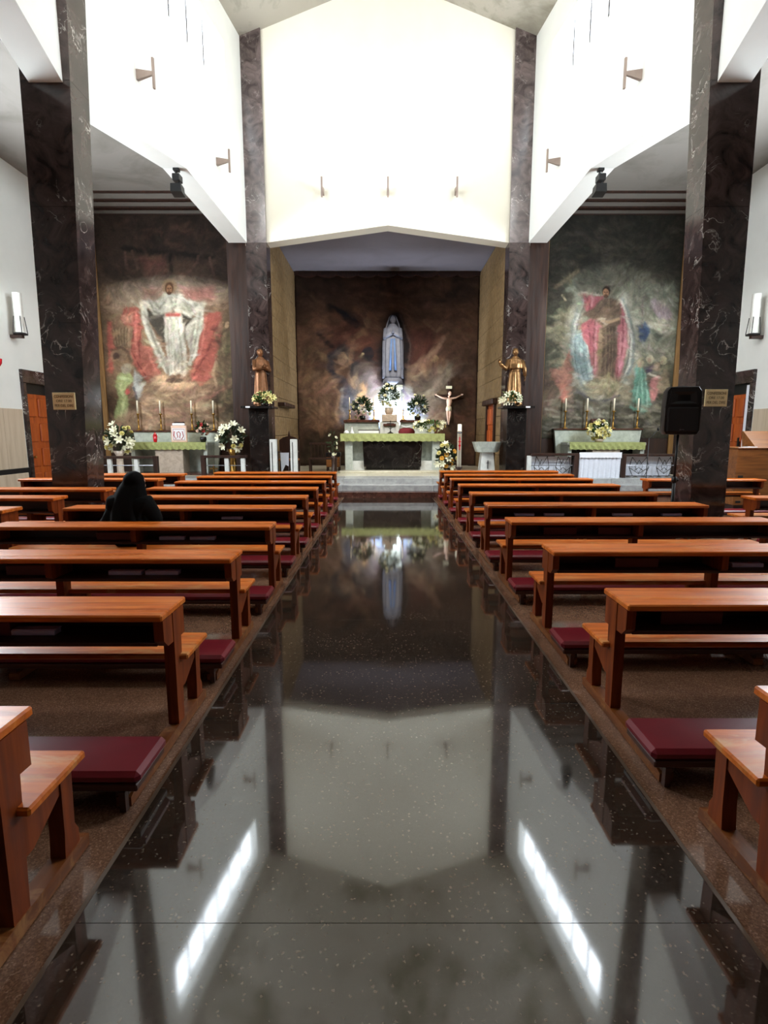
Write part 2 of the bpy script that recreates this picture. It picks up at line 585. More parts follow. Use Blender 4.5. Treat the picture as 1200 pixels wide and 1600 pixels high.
# ---- side aisle ceilings, outer walls, chapel walls
for s, nm in ((-1, 'left'), (1, 'right')):
    b = MB()
    st = [(-4.2, 4.3), (2.3, x_near(2.3) + .25), (8.61, 5.08), (9.13, 5.08), (15.3, 4.08), (17.2, 4.08)]
    for (ya, xa), (yb, xb) in zip(st, st[1:]):
        b.hexa([(s * xa, ya, 8.2), (s * 9.5, ya, 8.2), (s * 9.5, yb, 8.2), (s * xb, yb, 8.2),
                (s * xa, ya, 8.4), (s * 9.5, ya, 8.4), (s * 9.5, yb, 8.4), (s * xb, yb, 8.4)])
    structure(b.build('ceiling_' + nm, M['aisle_ceiling']))
    for k, (y, w) in enumerate(((15.45, .05), (15.95, .10), (16.45, .16))):
        structure(MB().box(min(s * 4.45, s * 9.3), max(s * 4.45, s * 9.3), y, y + w, 8.15, 8.25).build('trim_%d' % (3 + k + (3 if s > 0 else 0)), M['dark_wood']))
    # outer wall with a doorway (y 13.75 .. 14.75) and an unseen window put in for light
    dz, da, db = 2.95, 13.72, 14.72
    b = MB()
    X0, X1 = sorted((s * 9.3, s * 9.6))
    b.box(X0, X1, -4.2, 8.9, 0, 8.3)
    b.box(X0, X1, 8.9, 11.9, 0, 3.9).box(X0, X1, 8.9, 11.9, 6.5, 8.3)
    b.box(X0, X1, 11.9, da, 0, 8.3).box(X0, X1, da, db, dz, 8.3).box(X0, X1, db, 17.2, 0, 8.3)
    ow = structure(b.build('wall_outer_' + nm, M['white']))
    WN[0] += 1
    xa, xb = sorted((s * 9.42, s * 9.47))
    w = structure(MB().box(xa, xb, 8.9, 11.9, 3.9, 3.96).box(xa, xb, 8.9, 11.9, 6.44, 6.5).box(xa, xb, 8.9, 8.96, 3.96, 6.44).box(xa, xb, 11.84, 11.9, 3.96, 6.44).build('window_%d' % WN[0], M['steel']))
    for k in range(3):
        MB().box(min(s * 9.44, s * 9.45), max(s * 9.44, s * 9.45), 8.96 + .96 * k + .015, 8.96 + .96 * (k + 1) - .015, 3.96, 6.44).build('pane', M['pane'], w)
    # pale stone wainscot in upright panels
    xa, xb = sorted((s * 9.3, s * 9.27))
    me = MB().cbox(xa, xb, -0.347, 0.347, 0.0, 2.27, 0.004).mesh('wainscot_panel')
    for k in range(8):
        o = link('wainscot_panel', me, M['wainscot'], ow)
        o.location = (0, 13.56 - 0.36 - 0.7 * k, 0)
    # chapel end wall
    xa, xb = sorted((s * 4.4, s * 9.5))
    structure(MB().box(xa, xb, 16.97, 17.2, 0, 8.3).build('wall_chapel_' + nm, M['dark_wood']))
    # side walls of the chancel, clad in brown stone blocks
    xa, xb = sorted((s * 3.37, s * 4.45))
    cw = structure(MB().box(xa, xb, 15.76, 20.2, 0, 8.3).build('wall_chancel_' + nm, M['joint']))
    xa, xb = sorted((s * 3.37, s * 3.345))
    made = {}
    for j in range(12):
        cuts = [15.77] + [16.2 + 0.868 * i + (0.434 if j % 2 else 0.0) for i in range(5)] + [19.94]
        for ya, yb in zip(cuts, cuts[1:]):
            if s > 0 and j < 4:                                      # the doorway
                if ya < 16.45 < yb: yb = 16.45
                elif ya < 17.85 < yb: ya = 17.85
                elif ya >= 16.45 and yb <= 17.85: continue
            w = round(yb - ya, 3)
            if w not in made: made[w] = MB().cbox(xa, xb, 0.004, w - 0.004, 0.004, 0.572, 0.006).mesh('stone_block')
            o = link('stone_block', made[w], M['stone_block'], cw)
            o.location = (0, ya, PLAT + 0.577 * j)
structure(MB().box(-3.4, 3.4, 15.75, 20.2, 7.4, 7.6).build('ceiling_chancel', M['apse_ceiling']))
structure(MB().box(-4.5, 4.5, 20.0, 20.3, 0, 8.3).build('wall_chancel_end', M['dark_wood']))
structure(MB().box(-9.6, 9.6, -4.4, -4.2, 0, 13.5).build('wall_back', M['dark_wood']))  # unseen end wall; dark finish put in to cut light from behind
# unseen wooden gallery added behind the camera to shade the foreground pews
structure(MB().box(-4.0, 4.0, -4.2, 0.3, 3.3, 3.6).box(-4.0, 4.0, 0.2, 0.3, 3.6, 4.5).build('ceiling_gallery', M['dark_wood']))
# scalloped shade along the chancel ceiling edge, built as dark pieces
co = structure(MB().box(-3.34, 3.34, 19.9, 19.99, 7.26, 7.4).build('trim_9', M['dark_wood']))
me = MB().prism([(0.32 * math.cos(PI * k / 10), -0.10 * math.sin(PI * k / 10)) for k in range(11)], 19.86, 19.98, 'y').mesh('scallop')
for k in range(9):
    o = link('scallop', me, M['dark_wood'], co)
    o.location = (-2.88 + 0.72 * k, -0.03, 7.28)
# narrow wall piers beside the far pillars
for s, nm in ((-1, 'left'), (1, 'right')):
    xa, xb = sorted((s * 3.87, s * 4.45))
    structure(MB().box(xa, xb, 15.4, 15.76, 0, 8.2).build('wall_pier_' + nm, M['dark_wood']))


# ---- doors
def leaf_panels(parent, x, s, ya, yb, z0, z1, rows, m):
    """raised panels on the nave side of a door leaf lying in the plane x"""
    H = (z1 - z0) / rows
    W = (yb - ya) / 2
    for r in range(rows):
        for c in range(2):
            xa, xb = sorted((x + s * .01, x - s * 0.04))
            MB().cbox(xa, xb, ya + c * W + .055, ya + (c + 1) * W - .055, z0 + r * H + .08, z0 + (r + 1) * H - .08, .022).build('door_panel', m, parent)


for s, nm, k in ((-1, 'left', 1), (1, 'right', 2)):
    xa, xb = sorted((s * 9.36, s * 9.42))
    d = structure(MB().box(xa, xb, 13.72 if s < 0 else 13.95, 14.72, 0.01, 2.68).build('door_%d' % k, M['door_wood']),
                  'orange wooden panelled door in the %s outer wall, framed in dark marble' % nm)
    leaf_panels(d, s * 9.36, s, 13.74 if s < 0 else 13.97, 14.70, 0.05, 2.66, 4, M['door_wood'])
    kn = MB()
    kn.tube([(s * 9.335, 13.86 if s < 0 else 14.08, 1.05), (s * 9.28, 13.86 if s < 0 else 14.08, 1.05)], .015)
    kn.ell((s * 9.26, 13.86 if s < 0 else 14.08, 1.05), (.035, .035, .035))
    kn.build('door_knob', M['brass'] if s < 0 else M['black'], d, True)
    if s > 0:
        MB().box(9.30, 9.34, 13.74, 13.93, 0.01, 2.9).build('door_jamb', M['white_paint'], d)  # white strip standing for the light in the open door's gap
        MB().box(9.30, 9.335, 14.05, 14.11, .9, 1.55).build('handle_plate', M['black'], d)
    xa, xb = sorted((s * 9.36, s * 9.40))
    MB().box(xa, xb, 13.72, 14.72, 2.68, 2.95).build('transom', M['black'], d)
    xa, xb = sorted((s * 9.22, s * 9.32))
    MB().cbox(xa, xb, 13.60, 14.85, 2.94, 3.27, .01).build('lintel', M['marble'], d)
    MB().cbox(xa, xb, 13.60, 13.72, 0.0, 2.94, .01).build('casing', M['marble'], d)
    MB().cbox(xa, xb, 14.73, 14.85, 0.0, 2.94, .01).build('casing', M['marble'], d)
# door and lintels in the chancel's side walls
d = structure(MB().box(3.34, 3.39, 16.6, 17.7, PLAT, 2.55).build('door_3', M['door_wood']), 'red-brown door in the right chancel wall behind the font')
leaf_panels(d, 3.34, 1, 16.62, 17.68, PLAT + .02, 2.53, 3, M['door_wood'])
MB().cbox(3.18, 3.40, 16.3, 18.0, 2.55, 2.72, .02).build('lintel', M['dark_wood'], d)
for ya in (16.45, 17.7):
    MB().box(3.28, 3.40, ya, ya + .15, PLAT, 2.55).build('casing', M['dark_wood'], d)
structure(MB().cbox(-3.40, -3.12, 16.3, 18.1, 2.48, 2.6, .02).build('trim_10', M['dark_wood']))


# ---- pillars
def pillar(label, s, secs, y0, y1, zs, mats):
    t = thing('marble_pillar', label, 'pillar', (s * (secs[0][1] + secs[0][2]) / 2, (y0 + y1) / 2, zs[0]))
    ox, oy, oz = t.location

    def edge(z, k):
        (za, *a), (zb, *b_) = secs
        return a[k] + (b_[k] - a[k]) * (z - za) / (zb - za)
    for z0, z1, m in zip(zs, zs[1:], mats):
        p = []
        for z in (z0 + .002, z1 - .002):
            xi, xo = edge(z, 0), edge(z, 1)
            q = [(s * xi - ox, y0 - oy), (s * xo - ox, y0 - oy), (s * xo - ox, y1 - oy), (s * xi - ox, y1 - oy)]
            p += [(a, c, z - oz) for a, c in q]
        MB().hexa(p).build('marble_slab', M[m], t)
    return t


ZN = [0.0, 1.15, 3.4, 5.1, 6.83, 9.3, 12.0]
for s, nm in ((-1, 'left'), (1, 'right')):
    pillar('tall near pillar of dark veined marble on the %s, with a small cream plaque' % nm, s,
           [(0.0, 5.0, 5.56), (6.85, 4.72, 5.46)], 8.61, 9.12, ZN, ['marble'] * 6)
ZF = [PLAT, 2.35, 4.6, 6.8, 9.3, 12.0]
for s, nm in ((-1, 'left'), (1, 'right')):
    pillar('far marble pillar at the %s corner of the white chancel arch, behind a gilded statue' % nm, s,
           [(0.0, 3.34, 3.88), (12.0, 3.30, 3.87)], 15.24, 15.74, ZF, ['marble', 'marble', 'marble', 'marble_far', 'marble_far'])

# ================================================================== PAINTED WALLS
class Canvas:
    """a painting worked out stroke by stroke as a colour for every vertex of a fine wall panel"""
    def __init__(self, w, h, conv, bg, seed):
        self.w, self.h = w, h
        self.r = np.random.RandomState(seed)
        u, v = np.meshgrid(np.linspace(0, 1, w), np.linspace(0, 1, h))
        self.X, self.Y = conv(u, v)
        self.C = np.ones((h, w, 3)) * np.array(lin(bg))
        self.px = abs(self.X[0, 1] - self.X[0, 0])

    def noise(self, sx, sy, oct=4):
        out = np.zeros((self.h, self.w))
        amp = 1.0
        tot = 0
        for k in range(oct):
            gx, gy = max(2, int(self.w / sx)) + 2, max(2, int(self.h / sy)) + 2
            g = self.r.rand(gy, gx)
            yy = np.linspace(0, gy - 1.001, self.h)
            xx = np.linspace(0, gx - 1.001, self.w)
            yi, xi = yy.astype(int), xx.astype(int)
            fy, fx = (yy - yi)[:, None], (xx - xi)[None, :]
            fy, fx = fy * fy * (3 - 2 * fy), fx * fx * (3 - 2 * fx)
            a = g[yi][:, xi]; b = g[yi][:, xi + 1]; c = g[yi + 1][:, xi]; d = g[yi + 1][:, xi + 1]
            out += amp * ((a * (1 - fx) + b * fx) * (1 - fy) + (c * (1 - fx) + d * fx) * fy)
            tot += amp
            amp *= 0.55
            sx, sy = max(2, sx / 2), max(2, sy / 2)
        return out / tot

    def blur(self, m, r):
        for ax in (0, 1):
            for _ in range(2):
                k = max(1, int(r))
                p = np.pad(m, [(k, k) if a == ax else (0, 0) for a in (0, 1)], mode='edge')
                c = np.cumsum(p, axis=ax)
                c = np.insert(c, 0, 0, axis=ax)
                n = m.shape[ax]
                m = (np.take(c, np.arange(2 * k + 1, 2 * k + 1 + n), axis=ax) - np.take(c, np.arange(0, n), axis=ax)) / (2 * k + 1)
        return m

    def put(self, m, col, a=1.0):
        m = (m * a)[..., None]
        self.C = self.C * (1 - m) + np.array(lin(col)) * m

    def poly(self, pts, col, soft=4, a=1.0, warp=0):
        X, Y = self.X, self.Y
        if warp:
            X = X + (self.noise(14, 14) - .5) * warp * 2
            Y = Y + (self.noise(14, 14) - .5) * warp * 2
        ins = np.zeros(X.shape, bool)
        n = len(pts)
        for i in range(n):
            (x0, y0), (x1, y1) = pts[i], pts[(i + 1) % n]
            if y0 == y1: continue
            c = ((y0 > Y) != (y1 > Y)) & (X < (x1 - x0) * (Y - y0) / (y1 - y0) + x0)
            ins ^= c
        m = ins.astype(float)
        if soft: m = self.blur(m, soft / self.px)
        self.put(m, col, a)
        return m

    def line(self, pts, w, col, a=1.0, soft=0.5):
        d = np.full(self.X.shape, 1e9)
        for (x0, y0), (x1, y1) in zip(pts, pts[1:]):
            dx, dy = x1 - x0, y1 - y0
            t = np.clip(((self.X - x0) * dx + (self.Y - y0) * dy) / (dx * dx + dy * dy + 1e-9), 0, 1)
            d = np.minimum(d, np.hypot(self.X - x0 - t * dx, self.Y - y0 - t * dy))
        m = np.clip((w * (1 + soft) - d) / (w * 2 * soft + 1e-6), 0, 1)
        self.put(m, col, a)

    def blob(self, cx, cy, rx, ry, col, a=1.0, p=1.0):
        d = np.hypot((self.X - cx) / rx, (self.Y - cy) / ry)
        self.put(np.clip(1 - d, 0, 1) ** p, col, a)

    def disc(self, cx, cy, rx, ry, col, a=1.0):
        d = np.hypot((self.X - cx) / rx, (self.Y - cy) / ry)
        self.put(np.clip((1.12 - d) / .24, 0, 1), col, a)

    def paintery(self, amp, sat=.75, n=2600, L=26, w=5):
        """mute the colours and rework the surface with short local brush strokes"""
        dx = (self.noise(60, 60, 2) - .5) * 2 * amp / self.px
        dy = (self.noise(60, 60, 2) - .5) * 2 * amp / self.px
        iy, ix = np.mgrid[0:self.h, 0:self.w]
        iy = np.clip(np.rint(iy + dy), 0, self.h - 1).astype(int)
        ix = np.clip(np.rint(ix + dx), 0, self.w - 1).astype(int)
        C = self.C[iy, ix]
        g = C.mean(2, keepdims=True)
        C = g + (C - g) * sat
        C = C * np.clip(1 + (self.noise(34, 34, 3) - .5) * 1.3, .5, 1.7)[..., None]
        flow = self.noise(46, 46, 2) * 5.0 + .4
        L0, w0 = L, w
        for q in range(n):
            L, w = (L0 * 2.4, w0 * 2.0) if q < n * .35 else (L0, w0)
            R = int(L / self.px) + 3
            y, x = self.r.randint(0, self.h), self.r.randint(0, self.w)
            a = flow[y, x] + self.r.uniform(-.5, .5)
            col = C[y, x] * self.r.uniform(.60, 1.5) * (1 + self.r.uniform(-.10, .10, 3))
            y0, y1, x0, x1 = max(0, y - R), min(self.h, y + R), max(0, x - R), min(self.w, x + R)
            yy, xx = np.mgrid[y0:y1, x0:x1]
            u = (xx - x) * math.cos(a) + (yy - y) * math.sin(a)
            v = -(xx - x) * math.sin(a) + (yy - y) * math.cos(a)
            l = L / self.px * self.r.uniform(.4, 1) * .6
            m = np.clip(1.3 - np.hypot(u / l, v / (w / self.px * self.r.uniform(.5, 1.2))), 0, 1)[..., None] * .5
            C[y0:y1, x0:x1] = C[y0:y1, x0:x1] * (1 - m) + col * m
        self.C = C

    def mottle(self, amt, sx=10, sy=10):
        n = self.noise(sx, sy) - .5
        self.C *= np.clip(1 + n * amt * 2, .1, 3)[..., None]

    def dabs(self, n, box, cols, L=(20, 60), w=(3, 8), ang=(0, PI), a=0.4):
        for _ in range(n):
            x, y = self.r.uniform(box[0], box[2]), self.r.uniform(box[1], box[3])
            t = self.r.uniform(*ang); l = self.r.uniform(*L)
            c = cols[self.r.randint(len(cols))]
            k = self.r.uniform(-.5, .5)
            self.line([(x, y), (x + l * .5 * math.cos(t), y + l * .5 * math.sin(t)), (x + l * math.cos(t + k), y + l * math.sin(t + k))], self.r.uniform(*w) * 1.3, c, a * .85, .8)


def panel(name, label, cv, x0, x1, z0, z1, y, relief=0.02):
    w, h = cv.w, cv.h
    xs = np.linspace(x0, x1, w)
    zs = np.linspace(z1, z0, h)
    XX, ZZ = np.meshgrid(xs, zs)
    lum = cv.blur(cv.C.mean(2), 1)
    YY = y - relief * np.clip(lum / (lum.max() + 1e-6), 0, 1) - relief * .4 * cv.noise(5, 5)
    YY[0, :] = YY[-1, :] = YY[:, 0] = YY[:, -1] = y
    co = np.stack([XX, YY, ZZ], -1).reshape(-1, 3)
    idx = np.arange(w * h).reshape(h, w)
    q = np.stack([idx[:-1, :-1], idx[1:, :-1], idx[1:, 1:], idx[:-1, 1:]], -1).reshape(-1, 4)
    me = bpy.data.meshes.new(name)
    me.vertices.add(w * h)
    me.vertices.foreach_set('co', co.ravel())
    me.loops.add(q.size)
    me.loops.foreach_set('vertex_index', q.ravel())
    me.polygons.add(len(q))
    me.polygons.foreach_set('loop_start', np.arange(0, q.size, 4))
    me.update(calc_edges=True)
    me.validate()
    at = me.color_attributes.new('paint', 'FLOAT_COLOR', 'POINT')
    rgba = np.ones((w * h, 4))
    rgba[:, :3] = np.clip(cv.C.reshape(-1, 3), 0, 1)
    at.data.foreach_set('color', rgba.ravel())
    t = NT(name + '_paint')
    va = t.n('ShaderNodeVertexColor', layer_name='paint')
    f = t.noise(t.coords((1, 1, 1)), 24, 5, .7, .6)
    g = t.ramp(f, [(.3, (.78, .78, .78)), (.7, (1.18, 1.18, 1.18))])
    col = t.mix(1.0, va.outputs['Color'], g, 'MULTIPLY')
    t.bump(f, .25, .012)
    m = t.set(Base_Color=col, Roughness=.75, Specular_IOR_Level=.2)
    return link(name, me, m)


def frame_for(parent, x0, x1, z0, z1, y, m, w=.15):
    for a, c in ((x0 - w, x0), (x1, x1 + w)):
        MB().cbox(a, c, y - .05, y + .01, z0, z1, .01).build('frame_strip', m, parent)


# ---- left chapel: white-robed figure with outspread arms against red drapery
def cl(u, v):       # sketch units used while drawing
    px = 143.4 + 27.5 * v + u * (219 - 13 * v)
    return (px - 140) * 4.444, (335 + 350 * v - 320) * 4.444


cv = Canvas(230, 368, cl, (60, 42, 28), 3)
cv.put(cv.noise(60, 60), (96, 66, 40), .7)
cv.poly([(0, 0), (1111, 0), (1111, 500), (700, 560), (450, 560), (60, 560)], (40, 26, 18), 40, .85)  # dark upper cloth, with some of the lamp's falloff painted in
cv.poly([(80, 560), (980, 560), (1000, 1300), (120, 1300)], (136, 104, 70), 60, .8)
cv.blob(560, 900, 520, 560, (150, 112, 76), .6, .8)
# dark cross and loops of cloth above
cv.line([(230, 280), (520, 320), (850, 345)], 16, (18, 12, 8), .85)
cv.line([(555, 330), (560, 500)], 11, (18, 12, 8), .8)
for p in ([(290, 300), (330, 420), (400, 490), (520, 500)], [(600, 460), (680, 455), (740, 380), (750, 340)], [(240, 310), (250, 420)], [(830, 350), (860, 470), (880, 560)]):
    cv.line(p, 9, (92, 58, 44), .5)
cv.poly([(330, 340), (520, 350), (530, 480), (400, 480)], (96, 46, 34), 12, .5)
cv.dabs(60, (120, 120, 1000, 520), [(74, 48, 30), (50, 34, 22), (92, 58, 36)], (40, 160), (5, 14), (-.4, .5), .35)
# glowing mist round the arms
cv.blob(560, 590, 480, 130, (182, 158, 130), .8, .8)
cv.poly([(600, 560), (860, 540), (870, 640), (680, 640)], (168, 92, 78), 18, .8)
cv.poly([(360, 560), (500, 545), (500, 600), (380, 620)], (150, 84, 66), 18, .7)
cv.poly([(140, 640), (330, 620), (340, 700), (150, 720)], (166, 140, 106), 22, .7)
# red drapery left and right
RED = (166, 72, 50)
cv.poly([(245, 680), (330, 690), (350, 820), (345, 1040), (450, 1060), (490, 1160), (400, 1250), (300, 1090), (275, 1000), (290, 820), (230, 800), (200, 760)], RED, 6, 1, 8)
cv.poly([(780, 730), (900, 720), (915, 900), (880, 1020), (830, 1200), (760, 1250), (690, 1180), (740, 980)], RED, 6, 1, 8)
cv.poly([(340, 940), (420, 960), (470, 1130), (430, 1240), (380, 1160), (330, 1030)], (172, 84, 60), 5, .9, 6)
cv.poly([(110, 780), (140, 780), (160, 960), (150, 1160), (125, 1150)], (176, 70, 52), 5, .9)
cv.poly([(205, 740), (290, 730), (280, 800), (220, 790)], (206, 132, 98), 8, .8)
for p in ([(330, 800), (352, 830), (330, 930), (340, 1040)], [(290, 850), (280, 980), (330, 1090), (380, 1170)], [(880, 800), (800, 1000), (720, 1170)], [(850, 900), (790, 1040)]):
    cv.line(p, 5, (112, 36, 28), .7)
for p in ([(800, 760), (770, 960), (720, 1120)], [(310, 720), (305, 900), (320, 1010)], [(400, 1000), (440, 1120)]):
    cv.line(p, 8, (216, 112, 86), .6)
# figures at the left: heads and hair strokes
for k in range(12):
    cv.line([(140 + 11 * k, 820 + 6 * (k % 4)), (160 + 9 * k, 930 + 8 * (k % 3))], 5, ((110, 84, 54), (160, 130, 90))[k % 2], .6)
cv.disc(190, 1020, 58, 56, (150, 116, 80), .8)
cv.disc(175, 1025, 26, 26, (64, 44, 40), .8)
cv.line([(140, 980), (210, 960), (260, 1000), (270, 1060)], 10, (94, 66, 46), .8)
cv.poly([(190, 1160), (260, 1130), (300, 1200), (240, 1260), (270, 1380), (250, 1500), (160, 1500), (200, 1330), (170, 1240)], (150, 164, 92), 8, .9, 8)
cv.line([(220, 1180), (200, 1260), (240, 1330), (220, 1460)], 9, (182, 190, 120), .8)
cv.disc(245, 1120, 36, 40, (160, 150, 122), .9)
cv.poly([(300, 1130), (350, 1180), (360, 1300), (330, 1350), (290, 1260)], (176, 178, 172), 6, .9, 5)
cv.line([(295, 1260), (320, 1330), (345, 1370)], 7, (74, 72, 84), .8)
cv.disc(255, 1285, 16, 22, (190, 52, 46), .9)
# right: dark rocks and crouching shapes
cv.poly([(900, 780), (980, 700), (1080, 760), (1090, 1560), (860, 1560), (850, 1250), (880, 1020)], (84, 66, 44), 24, .9, 12)
cv.dabs(110, (860, 800, 1070, 1540), [(120, 100, 64), (64, 52, 36), (140, 116, 76), (98, 96, 58)], (30, 110), (4, 10), (1.1, 2.1), .5)
cv.disc(945, 810, 16, 22, (168, 132, 88), .9)
cv.line([(870, 1070), (850, 1150), (880, 1260)], 9, (176, 140, 98), .7)
# cloud under the feet
cv.poly([(380, 1210), (480, 1160), (640, 1200), (740, 1240), (810, 1300), (820, 1560), (130, 1570), (130, 1500), (330, 1400)], (150, 116, 84), 20, .9, 12)
cv.dabs(120, (330, 1180, 820, 1560), [(196, 156, 108), (168, 126, 84), (120, 86, 62), (206, 172, 124), (170, 104, 84)], (50, 180), (4, 10), (-.25, .3), .55)
cv.poly([(440, 1180), (530, 1170), (660, 1220), (740, 1230), (700, 1260), (560, 1270)], (206, 162, 112), 8, .9, 5)
# the figure
W1, W2, W3 = (204, 198, 176), (190, 184, 160), (120, 116, 98)
cv.disc(548, 545, 54, 54, (150, 116, 76), .6)
cv.poly([(370, 690), (420, 720), (520, 740), (520, 960), (480, 900), (400, 780)], (70, 66, 56), 4, .95)
cv.poly([(630, 720), (720, 760), (700, 860), (660, 900)], (58, 54, 46), 4, .95)
cv.poly([(345, 650), (400, 640), (470, 640), (530, 600), (630, 600), (660, 640), (760, 655), (790, 650), (780, 740), (750, 720), (690, 760), (650, 740), (635, 720), (520, 725), (500, 740), (450, 755), (400, 690), (380, 700)], W1, 4, 1, 3)
cv.poly([(350, 660), (385, 690), (400, 800), (440, 860), (500, 1000), (540, 1140), (530, 1165), (480, 1090), (420, 950), (380, 860), (355, 770)], W1, 4, 1, 3)
cv.poly([(770, 680), (785, 660), (782, 800), (750, 900), (735, 1000), (690, 1100), (676, 1090), (690, 1010), (665, 900), (660, 830), (720, 760)], W1, 4, 1, 3)
cv.poly([(520, 730), (630, 730), (650, 860), (668, 1100), (650, 1180), (600, 1170), (545, 1175), (530, 1080), (515, 900)], W1, 3, 1, 2)
cv.poly([(590, 1000), (660, 1000), (664, 1180), (560, 1180)], (206, 172, 134), 10, .7)
for x0, x1 in ((540, 545), (562, 560), (590, 610), (610, 640), (575, 585)):
    cv.line([(x0, 770 + x0 % 40), ((x0 + x1) / 2, 960), (x1, 1160 - x0 % 60)], 8, (134, 128, 108), .55, .95)
    cv.line([(x0 + 14, 770), ((x0 + x1) / 2 + 15, 960), (x1 + 14, 1150)], 7, (236, 230, 210), .5, .95)
for p in ([(410, 650), (440, 720), (480, 735)], [(440, 640), (480, 700), (520, 650)], [(650, 650), (690, 720), (740, 670)], [(670, 660), (700, 700), (720, 670)],
          [(370, 720), (420, 850), (500, 1050), (535, 1150)], [(390, 800), (440, 920), (500, 1080)], [(760, 720), (740, 860), (690, 1060)], [(720, 800), (700, 900), (690, 1000)], [(560, 620), (575, 720)], [(600, 610), (585, 720)]):
    cv.line(p, 8, (112, 106, 88), .7, .95)
cv.poly([(522, 732), (628, 730), (628, 752), (522, 754)], (198, 84, 74), 2, 1)
cv.disc(548, 552, 30, 42, (112, 78, 54), 1)
cv.disc(548, 560, 21, 30, (160, 116, 84), 1)
cv.disc(548, 592, 15, 14, (80, 54, 38), .9)
cv.line([(537, 552), (543, 552)], 3, (50, 32, 24), .9)
cv.line([(553, 552), (560, 552)], 3, (50, 32, 24), .9)
cv.line([(548, 555), (547, 570)], 2.5, (120, 82, 58), .9)
cv.poly([(336, 640), (372, 640), (380, 672), (346, 690)], (206, 190, 160), 3, .9)
cv.poly([(770, 640), (806, 650), (790, 690), (768, 680)], (196, 178, 148), 3, .9)
cv.disc(570, 1182, 22, 14, (120, 84, 58), .9)
cv.disc(620, 1178, 24, 14, (120, 84, 58), .9)
cv.disc(585, 1208, 60, 16, (76, 54, 44), .9)
cv.paintery(12, .70, 4600, 30, 6)
cv.disc(548, 548, 50, 50, (150, 118, 82), .35)
cv.disc(548, 556, 29, 41, (84, 58, 40), .9)
cv.disc(548, 563, 20, 29, (156, 114, 84), .95)
cv.disc(548, 590, 15, 12, (78, 52, 38), .8)
for x in (540, 557):
    cv.line([(x - 3, 556), (x + 3, 556)], 3, (46, 30, 24), .9)
cv.line([(548, 558), (547, 573)], 2.5, (112, 78, 56), .8)
cv.poly([(524, 734), (626, 732), (626, 750), (524, 752)], (176, 78, 68), 2, .8)
cv.mottle(.28, 8, 8)
mu = panel('wall_painting', '', cv, -8.87, -4.67, 1.5, 8.15, 16.95)
frame_for(mu, -8.87, -4.67, .44, 8.15, 16.95, M['tan_frame'])
tag(mu, 'left chapel wall painting of a white-robed figure with outspread arms and red drapery', 'painting')


# ---- right chapel: brown-robed figure in a rose cloak inside a pale oval
def cr(u, v):
    px = 861 - 15.5 * v + u * (212.6 - 12.7 * v)
    return (px - 830) * 4.444, (335 + 350 * v - 320) * 4.444


cv = Canvas(230, 368, cr, (56, 52, 36), 11)
cv.put(cv.noise(60, 50), (92, 86, 60), .7)
cv.poly([(60, 0), (1111, 0), (1111, 470), (600, 420), (60, 520)], (34, 30, 22), 50, .85)  # dark background; part of it is the dimmer light above, as paint
cv.dabs(70, (120, 150, 1030, 520), [(70, 60, 42), (46, 40, 30), (88, 76, 54)], (60, 220), (5, 14), (-.5, .4), .35)
cv.blob(560, 900, 560, 520, (150, 148, 118), .75, .7)
cv.poly([(100, 520), (250, 520), (300, 760), (180, 1000), (80, 1040), (70, 700)], (52, 46, 34), 30, .7, 10)
cv.poly([(180, 760), (300, 680), (350, 780), (330, 900), (220, 960), (160, 900)], (150, 138, 94), 16, .9, 10)
cv.line([(170, 540), (240, 500), (330, 440)], 12, (128, 104, 62), .6)
cv.line([(215, 600), (240, 640)], 7, (188, 168, 110), .8)
cv.dabs(90, (90, 700, 340, 1100), [(150, 144, 104), (96, 104, 74), (60, 64, 48), (170, 156, 104)], (25, 90), (4, 10), (-.6, 1.0), .5)
cv.poly([(640, 560), (1000, 520), (1020, 980), (720, 1000)], (136, 138, 112), 30, .7, 14)
cv.dabs(100, (650, 560, 1000, 1060), [(168, 164, 130), (110, 116, 90), (150, 144, 116), (92, 92, 72), (176, 160, 148)], (30, 110), (4, 10), (.2, 2.2), .45)
# oval of cloud
for k, (c, w, a) in enumerate((((176, 172, 148), 40, .5), ((112, 132, 134), 16, .7), ((196, 194, 176), 9, .7), ((70, 70, 82), 6, .6))):
    p = [(500 + (225 - 12 * k) * math.cos(t), 930 + (390 - 14 * k) * math.sin(t)) for t in np.linspace(-.9, PI + .9, 40)]
    cv.line(p, w, c, a)
cv.poly([(300, 860), (350, 870), (410, 1000), (440, 1190), (370, 1210), (310, 1120), (285, 980)], (128, 160, 164), 12, .9, 8)
for x in (315, 345, 375, 400):
    cv.line([(x - 10, 900), (x, 1060), (x + 30, 1190)], 5, ((186, 196, 190), (84, 110, 116))[x % 2], .6)
cv.poly([(320, 590), (350, 580), (350, 760), (320, 720)], (120, 122, 96), 10, .8)
cv.line([(250, 560), (290, 560), (330, 640), (340, 700)], 16, (142, 146, 118), .6)
